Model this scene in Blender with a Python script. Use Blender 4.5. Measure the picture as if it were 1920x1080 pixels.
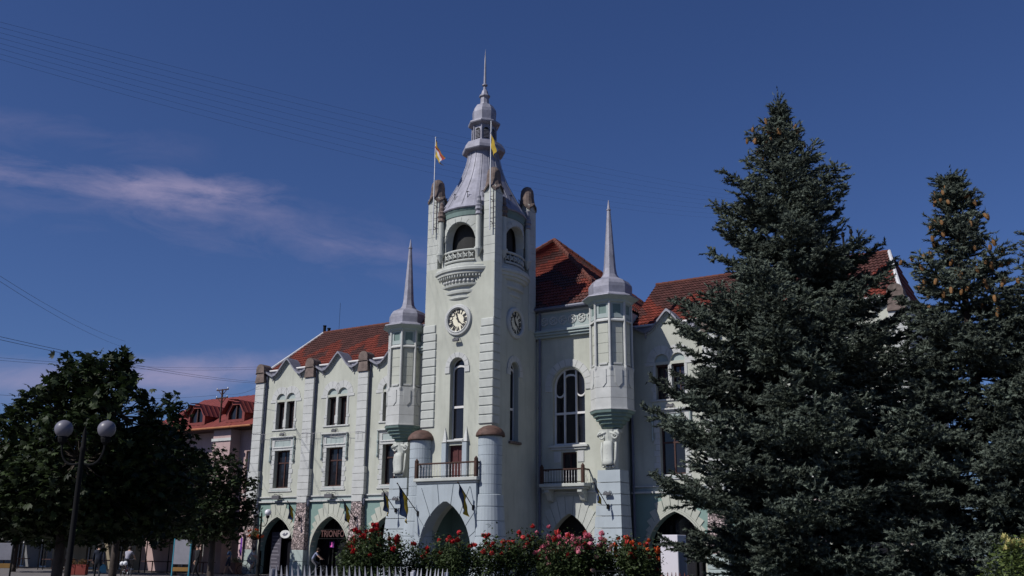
import bpy, bmesh, math, random
import numpy as np
from mathutils import Vector, Matrix
from mathutils.geometry import tessellate_polygon

for _o in list(bpy.data.objects): bpy.data.objects.remove(_o, do_unlink=True)
SC = bpy.context.scene
COL = SC.collection
rnd = random.Random(7)
PI = math.pi

# ------------------------------------------------------------------ camera
# X runs along the town hall front, Y into the building, Z up (metres)
FPX = 1807.0
def _n(v): return v/np.linalg.norm(v)
_up = _n(np.array([55., -6666., 1807.]))
_mx = np.array([-2990., 466., 1807.]); _mx = _n(_mx-_up*_mx.dot(_up))
_X = -_mx; _Z = _up; _Y = np.cross(_Z, _X)
RW = np.stack([_X, _Y, _Z])
CAM = np.array([29.55, -48.1, 1.75])
def ray(px, py): return RW@np.array([px-960., py-540., FPX])
def at(px, py, depth): return CAM+ray(px, py)*depth/FPX
def on_ground(px, py):
    d = ray(px, py); return CAM+d*(-CAM[2]/d[2])
def ground_at(px, depth):
    """ground point below the horizon at image column px, at a distance"""
    d = ray(px, 1030.); d = d/FPX*depth
    return np.array([CAM[0]+d[0], CAM[1]+d[1], 0.])
cam_d = bpy.data.cameras.new('camera'); cam = bpy.data.objects.new('camera', cam_d); COL.objects.link(cam)
cam_d.sensor_width = 36.0; cam_d.lens = 36.0*FPX/1920.0; cam_d.clip_end = 2000.; cam_d.clip_start = .1
_r = RW@np.array([1., 0, 0]); _u = -RW@np.array([0, 1., 0]); _b = -RW@np.array([0, 0, 1.])
cam.matrix_world = Matrix(((_r[0], _u[0], _b[0], CAM[0]), (_r[1], _u[1], _b[1], CAM[1]), (_r[2], _u[2], _b[2], CAM[2]), (0, 0, 0, 1)))
SC.camera = cam

# ------------------------------------------------------------------ sun and sky
SUN_TRAVEL = Vector((0.50, 1.0, -1.08)).normalized()
TO_SUN = -SUN_TRAVEL
sun_el = math.asin(TO_SUN.z)
sun_rot = math.atan2(TO_SUN.x, TO_SUN.y)
sd = bpy.data.lights.new('sun', 'SUN'); sd.energy = 5.0; sd.angle = math.radians(.53); sd.color = (1.0, .965, .92)
so = bpy.data.objects.new('sun', sd); COL.objects.link(so); so.location = (0, -60, 60)
so.rotation_euler = SUN_TRAVEL.to_track_quat('-Z', 'Y').to_euler()

W = bpy.data.worlds.new('World'); SC.world = W; W.use_nodes = True
nt = W.node_tree; nt.nodes.clear()
def wn(t, **k):
    n = nt.nodes.new(t)
    for a, b in k.items(): setattr(n, a, b)
    return n
def wl(a, b): nt.links.new(a, b)
def wmath(op, a, b=None, c=None, clamp=False):
    n = wn('ShaderNodeMath', operation=op, use_clamp=clamp)
    for i, v in enumerate((a, b, c)):
        if v is None: continue
        if isinstance(v, (int, float)): n.inputs[i].default_value = v
        else: wl(v, n.inputs[i])
    return n.outputs[0]
sky = wn('ShaderNodeTexSky'); sky.sky_type = 'NISHITA'; sky.sun_disc = False
sky.sun_elevation = sun_el; sky.sun_rotation = sun_rot; sky.altitude = 100; sky.air_density = 1.0; sky.dust_density = .6; sky.ozone_density = 2.2
SKY_STRENGTH = .081
EXPOSURE = -.13
# clouds: streaks of thin cirrus that lie along great circles of the sky
tc = wn('ShaderNodeTexCoord')
def dirn(px, py): return _n(ray(px, py))
def streak(p1, p2, p0, halfw, amp, length, seed, scale=5.0, thr=.42):
    d1, d2 = dirn(*p1), dirn(*p2)
    nrm = _n(np.cross(d1, d2)); cen = dirn(*p0); tan = _n(np.cross(nrm, cen))
    def dot(v):
        n = wn('ShaderNodeVectorMath', operation='DOT_PRODUCT'); wl(tc.outputs['Generated'], n.inputs[0]); n.inputs[1].default_value = tuple(v); return n.outputs['Value']
    a = dot(nrm); b = dot(tan); c = dot(cen)
    cmb = wn('ShaderNodeCombineXYZ')
    wl(wmath('MULTIPLY', a, 3.2), cmb.inputs[0]); wl(b, cmb.inputs[1]); cmb.inputs[2].default_value = seed
    nz = wn('ShaderNodeTexNoise'); nz.inputs['Scale'].default_value = scale; nz.inputs['Detail'].default_value = 8; nz.inputs['Roughness'].default_value = .62; nz.inputs['Distortion'].default_value = .5
    wl(cmb.outputs[0], nz.inputs['Vector'])
    band = wmath('SUBTRACT', 1.0, wmath('POWER', wmath('DIVIDE', wmath('ABSOLUTE', a), halfw), 1.4), clamp=True)
    ends = wmath('SUBTRACT', 1.0, wmath('POWER', wmath('DIVIDE', wmath('ABSOLUTE', b), length), 2.0), clamp=True)
    front = wmath('GREATER_THAN', c, 0.)
    den = wmath('MULTIPLY', wmath('SUBTRACT', wmath('ADD', wmath('MULTIPLY', wmath('SUBTRACT', nz.outputs['Fac'], .5), 1.7), wmath('MULTIPLY', band, .55)), thr-.22), 2.0, clamp=True)
    m = wmath('MULTIPLY', wmath('MULTIPLY', den, band), wmath('MULTIPLY', ends, front))
    return wmath('MULTIPLY', m, amp)
ms = [streak((0, 322), (450, 392), (170, 345), .027, .42, .23, 1.3, 10., .42),
      streak((250, 345), (460, 362), (370, 352), .026, .50, .10, 7.7, 17., .50),
      streak((0, 340), (760, 480), (450, 425), .055, .15, .40, 4.1, 12., .50),
      streak((560, 450), (760, 475), (700, 468), .025, .14, .10, 8.1, 15., .48),
      streak((0, 230), (240, 265), (80, 240), .03, .12, .16, 2.2, 11., .46),
      streak((0, 715), (480, 712), (30, 712), .034, .46, .30, 9.4, 6., .36),
      streak((300, 700), (480, 690), (420, 700), .026, .40, .13, 5.5, 9., .40)]
tot = ms[0]
for m_ in ms[1:]: tot = wmath('ADD', tot, m_, clamp=True)
gam = wn('ShaderNodeGamma'); gam.inputs[1].default_value = 1.0; wl(sky.outputs[0], gam.inputs[0])
tint = wn('ShaderNodeMix', data_type='RGBA', blend_type='MULTIPLY'); tint.inputs[0].default_value = 1.0
wl(gam.outputs[0], tint.inputs[6]); tint.inputs[7].default_value = (.44, .57, .93, 1)
mixc = wn('ShaderNodeMix', data_type='RGBA'); wl(tot, mixc.inputs[0]); wl(tint.outputs[2], mixc.inputs[6]); mixc.inputs[7].default_value = (5.2, 4.5, 6.6, 1)
bg = wn('ShaderNodeBackground'); wl(mixc.outputs[2], bg.inputs[0]); bg.inputs[1].default_value = SKY_STRENGTH
wo = wn('ShaderNodeOutputWorld'); wl(bg.outputs[0], wo.inputs[0])

SC.view_settings.view_transform = 'Standard'; SC.view_settings.look = 'None'; SC.view_settings.gamma = 1.0
SC.view_settings.exposure = EXPOSURE; SC.view_settings.use_curve_mapping = False
SC.cycles.max_bounces = 5; SC.cycles.diffuse_bounces = 2; SC.cycles.glossy_bounces = 2; SC.cycles.transparent_max_bounces = 8

# ------------------------------------------------------------------ materials
MATS = {}
def mat(name, col, rough=.85, spec=.3, noise=.12, nscale=1.2, bump=.0, bscale=30., dirt=0., metal=0., col2=None, streaks=0., emit=None):
    if name in MATS: return MATS[name]
    m = bpy.data.materials.new(name); m.use_nodes = True; t = m.node_tree; b = t.nodes['Principled BSDF']
    b.inputs['Roughness'].default_value = rough; b.inputs['Specular IOR Level'].default_value = spec; b.inputs['Metallic'].default_value = metal
    L = t.links.new
    geo = t.nodes.new('ShaderNodeNewGeometry')
    n1 = t.nodes.new('ShaderNodeTexNoise'); n1.inputs['Scale'].default_value = nscale; n1.inputs['Detail'].default_value = 6; n1.inputs['Roughness'].default_value = .65
    L(geo.outputs['Position'], n1.inputs['Vector'])
    mp = t.nodes.new('ShaderNodeMapRange'); mp.inputs[1].default_value = .3; mp.inputs[2].default_value = .7; L(n1.outputs['Fac'], mp.inputs[0])
    mx = t.nodes.new('ShaderNodeMix'); mx.data_type = 'RGBA'
    c2 = col2 or tuple(c*(1-noise*1.6) for c in col)
    mx.inputs[6].default_value = (*c2, 1); mx.inputs[7].default_value = (*tuple(min(1, c*(1+noise*.4)) for c in col), 1)
    L(mp.outputs[0], mx.inputs[0]); out = mx.outputs[2]
    if streaks:
        st = t.nodes.new('ShaderNodeTexNoise'); st.inputs['Scale'].default_value = 1.; st.inputs['Detail'].default_value = 5
        sc_ = t.nodes.new('ShaderNodeVectorMath'); sc_.operation = 'MULTIPLY'; sc_.inputs[1].default_value = (3.5, 3.5, .35); L(geo.outputs['Position'], sc_.inputs[0]); L(sc_.outputs[0], st.inputs['Vector'])
        r2 = t.nodes.new('ShaderNodeMapRange'); r2.inputs[1].default_value = .5; r2.inputs[2].default_value = .78; r2.inputs[4].default_value = streaks; L(st.outputs['Fac'], r2.inputs[0])
        m2 = t.nodes.new('ShaderNodeMix'); m2.data_type = 'RGBA'; L(r2.outputs[0], m2.inputs[0]); L(out, m2.inputs[6]); m2.inputs[7].default_value = (*tuple(c*f for c, f in zip(col, (.52, .52, .5))), 1); out = m2.outputs[2]
    L(out, b.inputs['Base Color'])
    if bump:
        n2 = t.nodes.new('ShaderNodeTexNoise'); n2.inputs['Scale'].default_value = bscale; n2.inputs['Detail'].default_value = 4; L(geo.outputs['Position'], n2.inputs['Vector'])
        bp = t.nodes.new('ShaderNodeBump'); bp.inputs['Strength'].default_value = bump; bp.inputs['Distance'].default_value = .02; L(n2.outputs['Fac'], bp.inputs['Height']); L(bp.outputs[0], b.inputs['Normal'])
    if emit: b.inputs['Emission Color'].default_value = (*emit[0], 1); b.inputs['Emission Strength'].default_value = emit[1]
    MATS[name] = m; return m
def attr_mat(name, rough=.8, spec=.3, sss=0., var=.25, nscale=4., transl=0.):
    """colour comes from the mesh's own face colours"""
    if name in MATS: return MATS[name]
    m = bpy.data.materials.new(name); m.use_nodes = True; t = m.node_tree; b = t.nodes['Principled BSDF']
    a = t.nodes.new('ShaderNodeAttribute'); a.attribute_name = 'Col'
    geo = t.nodes.new('ShaderNodeNewGeometry'); nz = t.nodes.new('ShaderNodeTexNoise'); nz.inputs['Scale'].default_value = nscale; nz.inputs['Detail'].default_value = 4
    t.links.new(geo.outputs['Position'], nz.inputs['Vector'])
    hs = t.nodes.new('ShaderNodeHueSaturation'); mr = t.nodes.new('ShaderNodeMapRange'); mr.inputs[1].default_value = .3; mr.inputs[2].default_value = .7; mr.inputs[3].default_value = 1-var; mr.inputs[4].default_value = 1+var
    t.links.new(nz.outputs['Fac'], mr.inputs[0]); t.links.new(mr.outputs[0], hs.inputs['Value']); t.links.new(a.outputs['Color'], hs.inputs['Color'])
    t.links.new(hs.outputs[0], b.inputs['Base Color']); b.inputs['Roughness'].default_value = rough; b.inputs['Specular IOR Level'].default_value = spec
    if transl:
        tr = t.nodes.new('ShaderNodeBsdfTranslucent'); t.links.new(hs.outputs[0], tr.inputs['Color']); ms_ = t.nodes.new('ShaderNodeMixShader'); ms_.inputs[0].default_value = transl
        o = t.nodes['Material Output']; t.links.new(b.outputs[0], ms_.inputs[1]); t.links.new(tr.outputs[0], ms_.inputs[2]); t.links.new(ms_.outputs[0], o.inputs['Surface'])
    MATS[name] = m; return m
CREAM = mat('cream_mint_stucco', (.44, .452, .393), noise=.11, nscale=.6, bump=.2, bscale=25, streaks=.34)
WHITE = mat('pale_ashlar_render', (.475, .483, .47), noise=.10, nscale=1.5, bump=.12, bscale=30, streaks=.2)
TOWERW = mat('pale_tower_render', (.455, .472, .44), noise=.10, nscale=1.0, bump=.12, bscale=30, streaks=.25)
MINT = mat('mint_stucco', (.185, .275, .25), noise=.07, nscale=1.0, bump=.15, bscale=25, streaks=.15)
PANELMINT = mat('pale_mint_panel', (.33, .385, .375), noise=.06, nscale=1.0, streaks=.15)
BLUEW = mat('pale_blue_render', (.345, .39, .42), noise=.07, nscale=1.0, bump=.12, bscale=30, streaks=.25)
CORB = mat('green_corbel_render', (.15, .215, .20), noise=.1, nscale=1.5, streaks=.3)
CAPST = mat('weathered_brown_capstone', (.17, .13, .115), noise=.35, nscale=3., bump=.5, bscale=14)
COPPER = mat('brown_dome_sheet', (.115, .066, .052), noise=.35, nscale=4., bump=.3, bscale=10, rough=.7)
ZINC = mat('zinc_sheet', (.27, .27, .325), noise=.22, nscale=2.2, rough=.62, spec=.4, metal=.2, bump=.2, bscale=6, streaks=.3)
ZINCD = mat('old_zinc_flashing', (.24, .24, .28), noise=.2, nscale=2.2, rough=.55, spec=.5, metal=.3)
GLASS = mat('dark_window_glass', (.012, .012, .016), rough=.08, spec=.5, noise=.1)
GLASS2 = mat('purple_grey_glass', (.035, .028, .05), rough=.12, spec=.5, noise=.2)
BROWN = mat('brown_painted_timber', (.06, .026, .022), noise=.2, nscale=6, rough=.6)
DOOR = mat('dark_red_door_timber', (.075, .02, .02), noise=.2, nscale=6, rough=.6)
MULL = mat('white_window_bars', (.62, .61, .60), noise=.06, rough=.6)
PIPE = mat('blue_grey_drainpipe', (.12, .13, .18), noise=.15, rough=.5, spec=.4)
IRON = mat('dark_iron', (.012, .012, .013), noise=.2, rough=.8, spec=.08)
RUST = mat('rusty_iron', (.065, .033, .025), noise=.35, nscale=5, rough=.8)
DIAL = mat('cream_clock_dial', (.70, .66, .52), noise=.04, rough=.6)
NUM = mat('black_clock_paint', (.02, .018, .022), noise=.05, rough=.5)
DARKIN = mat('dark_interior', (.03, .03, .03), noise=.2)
SHOP = mat('dim_shop_interior', (.035, .03, .03), noise=.3, nscale=2.)
STEEL = mat('galvanised_steel', (.42, .43, .46), noise=.1, rough=.45, spec=.5, metal=.5)
LAMPB = mat('grey_lamp_housing', (.11, .11, .12), noise=.1, rough=.5)
TILE = attr_mat('clay_roof_tiles', rough=.7, var=.22, nscale=1.7)
def rubble():
    m = bpy.data.materials.new('rubble_stone'); m.use_nodes = True; t = m.node_tree; b = t.nodes['Principled BSDF']; L = t.links.new
    g = t.nodes.new('ShaderNodeNewGeometry'); v = t.nodes.new('ShaderNodeTexVoronoi'); v.inputs['Scale'].default_value = 6.; L(g.outputs['Position'], v.inputs['Vector'])
    d = t.nodes.new('ShaderNodeTexVoronoi'); d.feature = 'DISTANCE_TO_EDGE'; d.inputs['Scale'].default_value = 6.; L(g.outputs['Position'], d.inputs['Vector'])
    cr = t.nodes.new('ShaderNodeValToRGB'); e = cr.color_ramp.elements; e[0].color = (.18, .145, .145, 1); e[1].color = (.52, .43, .42, 1)
    e2 = cr.color_ramp.elements.new(.45); e2.color = (.36, .28, .27, 1)
    sp = t.nodes.new('ShaderNodeSeparateColor'); L(v.outputs['Color'], sp.inputs[0]); L(sp.outputs[0], cr.inputs[0])
    mr = t.nodes.new('ShaderNodeMapRange'); mr.inputs[2].default_value = .12; L(d.outputs['Distance'], mr.inputs[0])
    mx = t.nodes.new('ShaderNodeMix'); mx.data_type = 'RGBA'; mx.inputs[6].default_value = (.07, .055, .055, 1); L(mr.outputs[0], mx.inputs[0]); L(cr.outputs[0], mx.inputs[7]); L(mx.outputs[2], b.inputs['Base Color'])
    bp = t.nodes.new('ShaderNodeBump'); bp.inputs['Strength'].default_value = 1.; bp.inputs['Distance'].default_value = .05; L(mr.outputs[0], bp.inputs['Height']); L(bp.outputs[0], b.inputs['Normal'])
    b.inputs['Roughness'].default_value = .9; return m
RUBBLE = rubble()

# ------------------------------------------------------------------ helpers
def tag(o, label=None, cat=None, group=None, kind=None):
    if label: o['label'] = label
    if cat: o['category'] = cat
    if group: o['group'] = group
    if kind: o['kind'] = kind
    return o
def thing(name, label, cat, loc=(0, 0, 0), rz=0., group=None):
    o = bpy.data.objects.new(name, None); COL.objects.link(o); o.location = tuple(loc); o.rotation_euler = (0, 0, rz); o.empty_display_size = .2
    return tag(o, label, cat, group)
class MB:
    def __init__(s): s.v = []; s.f = []; s.c = []; s.m = []
    def add(s, vs, fs, col=None, mi=0):
        n = len(s.v); s.v += [tuple(map(float, p)) for p in vs]; s.f += [tuple(i+n for i in f) for f in fs]
        s.c += [col]*len(fs); s.m += [mi]*len(fs); return s
    def box(s, x0, x1, y0, y1, z0, z1, **k):
        v = [(x0, y0, z0), (x1, y0, z0), (x1, y1, z0), (x0, y1, z0), (x0, y0, z1), (x1, y0, z1), (x1, y1, z1), (x0, y1, z1)]
        return s.add(v, [(0, 3, 2, 1), (4, 5, 6, 7), (0, 1, 5, 4), (1, 2, 6, 5), (2, 3, 7, 6), (3, 0, 4, 7)], **k)
    def bbox(s, x0, x1, y0, y1, z0, z1, b=.015, **k):
        """box with chamfered edges"""
        b = min(b, (x1-x0)*.45, (y1-y0)*.45, (z1-z0)*.45)
        v = []; X = (x0, x1); Y = (y0, y1); Z = (z0, z1)
        idx = {}
        for i in (0, 1):
            for j in (0, 1):
                for kk in (0, 1):
                    sx, sy, sz = (1, -1)[i], (1, -1)[j], (1, -1)[kk]
                    for a in range(3):
                        p = [X[i]+sx*b, Y[j]+sy*b, Z[kk]+sz*b]; p[a] = (X[i], Y[j], Z[kk])[a]
                        idx[(i, j, kk, a)] = len(v); v.append(p)
        f = []
        for a in range(3):
            o1, o2 = [q for q in range(3) if q != a]
            for s_ in (0, 1):
                quad = []
                for (p, q) in ((0, 0), (1, 0), (1, 1), (0, 1)):
                    t = [0, 0, 0]; t[a] = s_; t[o1] = p; t[o2] = q; quad.append(idx[(*t, a)])
                f.append(tuple(quad))
        for a in range(3):  # edges along axis a
            o1, o2 = [q for q in range(3) if q != a]
            for p in (0, 1):
                for q in (0, 1):
                    t0 = [0, 0, 0]; t0[o1] = p; t0[o2] = q; t1 = list(t0); t1[a] = 1
                    f.append((idx[(*t0, o1)], idx[(*t1, o1)], idx[(*t1, o2)], idx[(*t0, o2)]))
        for i in (0, 1):
            for j in (0, 1):
                for kk in (0, 1): f.append(tuple(idx[(i, j, kk, a)] for a in range(3)))
        return s.add(v, f, **k)
    def prism(s, poly, a0, a1, axis='y', holes=(), **k):
        """2D outline (u,v) with holes, extruded between a0 and a1 along an axis"""
        mp = {'y': lambda u, v, a: (u, a, v), 'x': lambda u, v, a: (a, u, v), 'z': lambda u, v, a: (u, v, a)}[axis]
        loops = [list(poly)]+[list(h) for h in holes]
        flat = [p for lp in loops for p in lp]; n = len(flat)
        tri = tessellate_polygon([[Vector((p[0], p[1], 0)) for p in lp] for lp in loops])
        vs = [mp(u, v, a0) for u, v in flat]+[mp(u, v, a1) for u, v in flat]
        fs = [tuple(t) for t in tri]+[(t[2]+n, t[1]+n, t[0]+n) for t in tri]
        st = 0
        for lp in loops:
            m_ = len(lp)
            for i in range(m_):
                a, b = st+i, st+(i+1) % m_; fs.append((a, b, b+n, a+n))
            st += m_
        return s.add(vs, fs, **k)
    def lathe(s, prof, n=16, c=(0, 0, 0), ph=0., a0=0., a1=2*PI, **k):
        """profile of (radius, z)"""
        full = abs(a1-a0-2*PI) < 1e-6; cols = n if full else n+1
        vs = []
        for r, z in prof:
            for i in range(cols):
                a = ph+a0+(a1-a0)*i/n; vs.append((c[0]+r*math.cos(a), c[1]+r*math.sin(a), c[2]+z))
        fs = []
        for j in range(len(prof)-1):
            for i in range(n):
                i2 = (i+1) % cols; fs.append((j*cols+i, j*cols+i2, (j+1)*cols+i2, (j+1)*cols+i))
        if full:
            if prof[0][0] > 1e-4: fs.append(tuple(range(cols))[::-1])
            if prof[-1][0] > 1e-4: fs.append(tuple((len(prof)-1)*cols+i for i in range(cols)))
        return s.add(vs, fs, **k)
    def tube(s, pts, r, n=6, caps=True, **k):
        pts = [Vector(p) for p in pts]; rs = r if isinstance(r, (list, tuple)) else [r]*len(pts)
        vs = []; up = Vector((0, 0, 1)); prev = None
        for i, p in enumerate(pts):
            t = (pts[min(i+1, len(pts)-1)]-pts[max(i-1, 0)])
            t = t.normalized() if t.length > 1e-9 else Vector((0, 0, 1))
            if prev is None: a = t.orthogonal().normalized()
            else:
                a = prev-t*prev.dot(t); a = a.normalized() if a.length > 1e-6 else t.orthogonal().normalized()
            prev = a; b = t.cross(a)
            for j in range(n):
                th = 2*PI*j/n; vs.append(p+(a*math.cos(th)+b*math.sin(th))*rs[i])
        fs = []
        for i in range(len(pts)-1):
            for j in range(n): j2 = (j+1) % n; fs.append((i*n+j, i*n+j2, (i+1)*n+j2, (i+1)*n+j))
        if caps: fs.append(tuple(range(n))[::-1]); fs.append(tuple((len(pts)-1)*n+j for j in range(n)))
        return s.add(vs, fs, **k)
    def ball(s, c, r, n=10, m=7, sz=1., **k):
        prof = [(r*math.sin(PI*j/m), -r*sz*math.cos(PI*j/m)) for j in range(m+1)]
        return s.lathe(prof, n, c, **k)
    def xf(s, M, start=0):
        s.v = s.v[:start]+[tuple(M@Vector(p)) for p in s.v[start:]]; return s
    def mesh(s, name, mats, smooth=False, fix=True):
        me = bpy.data.meshes.new(name); me.from_pydata(s.v, [], s.f)
        for m_ in (mats if isinstance(mats, (list, tuple)) else [mats]): me.materials.append(m_)
        if any(s.m): me.polygons.foreach_set('material_index', s.m)
        if any(c is not None for c in s.c):
            at_ = me.attributes.new('Col', 'FLOAT_COLOR', 'FACE')
            arr = np.ones((len(s.f), 4), np.float32)
            for i, c in enumerate(s.c):
                if c is not None: arr[i, :3] = c
            at_.data.foreach_set('color', arr.ravel())
        if fix:
            bm = bmesh.new(); bm.from_mesh(me); bmesh.ops.recalc_face_normals(bm, faces=bm.faces); bm.to_mesh(me); bm.free()
        if smooth: me.polygons.foreach_set('use_smooth', [True]*len(me.polygons))
        me.update(); return me
    def build(s, name, mats, parent=None, smooth=False, loc=None, fix=True):
        return link(name, s.mesh(name, mats, smooth, fix), parent, loc)
def link(name, me, parent=None, loc=None, rz=None):
    o = bpy.data.objects.new(name, me); COL.objects.link(o)
    if parent is not None: o.parent = parent
    if loc is not None: o.location = tuple(loc)
    if rz is not None: o.rotation_euler = (0, 0, rz)
    return o
def copy_tree(o, parent=None, dloc=(0, 0, 0), **props):
    c = o.copy(); COL.objects.link(c); c.parent = parent
    c.location = Vector(o.location)+Vector(dloc)
    for k, v in props.items(): c[k] = v
    for ch in o.children: copy_tree(ch, c)
    return c
_blk = {}
def block(name, dims, mt, parent, loc, b=.018, rz=None):
    """a chamfered stone, mesh shared by stones of one size; loc is its centre"""
    key = (tuple(round(d, 3) for d in dims), mt.name, b)
    if key not in _blk: _blk[key] = MB().bbox(-dims[0]/2, dims[0]/2, -dims[1]/2, dims[1]/2, -dims[2]/2, dims[2]/2, b).mesh(name, mt)
    return link(name, _blk[key], parent, loc, rz)
def part(parent, name='group_part'):
    return None
def arc_pointed(w, s, a, n=8):
    """right half first: from (w,s) up to apex (0,a), then down the left"""
    h = a-s; c = (h*h-w*w)/(2*w); r = w+c
    th = math.atan2(h, c)
    right = [(-c+r*math.cos(th*i/n), s+r*math.sin(th*i/n)) for i in range(n+1)]
    return right+[(-x, z) for x, z in right[-2::-1]]
def arc_round(w, s, n=12, k=1.0):
    return [(w*math.cos(PI*i/n), s+k*w*math.sin(PI*i/n)) for i in range(n+1)]
def opening(arc, zb, xc=0.):
    """closed outline from a bottom height and an arch polyline given right to left"""
    w0 = arc[0][0]; w1 = arc[-1][0]
    return [(xc+w1, zb), (xc+w0, zb)]+[(xc+x, z) for x, z in arc]
def band(arc_in, arc_out):
    """outline of the strip between two arch lines"""
    return list(arc_out)+list(arc_in)[::-1]
def rect(x0, x1, z0, z1): return [(x0, z0), (x1, z0), (x1, z1), (x0, z1)]
def text_mesh(body, size, mt, depth=.02, bold=0.):
    cu = bpy.data.curves.new('lettering', 'FONT'); cu.body = body; cu.size = size; cu.extrude = depth; cu.offset = bold; cu.align_x = 'CENTER'; cu.align_y = 'CENTER'; cu.resolution_u = 3
    ob = bpy.data.objects.new('lettering', cu); COL.objects.link(ob)
    dg = bpy.context.evaluated_depsgraph_get(); me = bpy.data.meshes.new_from_object(ob.evaluated_get(dg))
    bpy.data.objects.remove(ob); bpy.data.curves.remove(cu)
    me.materials.clear(); me.materials.append(mt); return me
# ------------------------------------------------------------------ town hall
TH = thing('town_hall', 'pale mint and cream town hall with central clock tower and zinc spires', 'building')

def voussoirs(parent, xc, y0, y1, w, s, a, cz, Rfun, zmax, xmax, mt, step=9.2, gap=.022, name='voussoir', th0=6):
    """radial stones round a pointed arch; one object each"""
    arc = arc_pointed(w, s, a, 40)
    pol = sorted((math.degrees(math.atan2(z-cz, x)), math.hypot(x, z-cz)) for x, z in arc)
    angs = [p[0] for p in pol]; rads = [p[1] for p in pol]
    def rin(t): return float(np.interp(t, angs, rads))
    n = int((180-2*th0)/step+.5); n += (n+1) % 2
    st = (180-2*th0)/n
    for i in range(n):
        t0 = th0+i*st; t1 = t0+st; tm = (t0+t1)/2
        R_ = Rfun(abs(90-tm))
        def pt(t, r, off):
            q = math.radians(t); return (r*math.cos(q)-off*math.sin(q), cz+r*math.sin(q)+off*math.cos(q))
        g = gap/2
        k = 3
        inner = [pt(t0+(t1-t0)*j/k, rin(t0+(t1-t0)*j/k), g*(1-2*j/k)) for j in range(k+1)]
        def clipr(t):
            q = math.radians(t); r = R_
            if math.sin(q) > .05: r = min(r, (zmax-cz)/math.sin(q))
            if abs(math.cos(q)) > .05: r = min(r, xmax/abs(math.cos(q)))
            return max(r, rin(t)+.06)
        outer = [pt(t1, clipr(t1), -g), pt(t0, clipr(t0), g)]
        MB().prism([(xc+u, v) for u, v in inner+outer], y0, y1).build(name, mt, parent)

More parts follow.
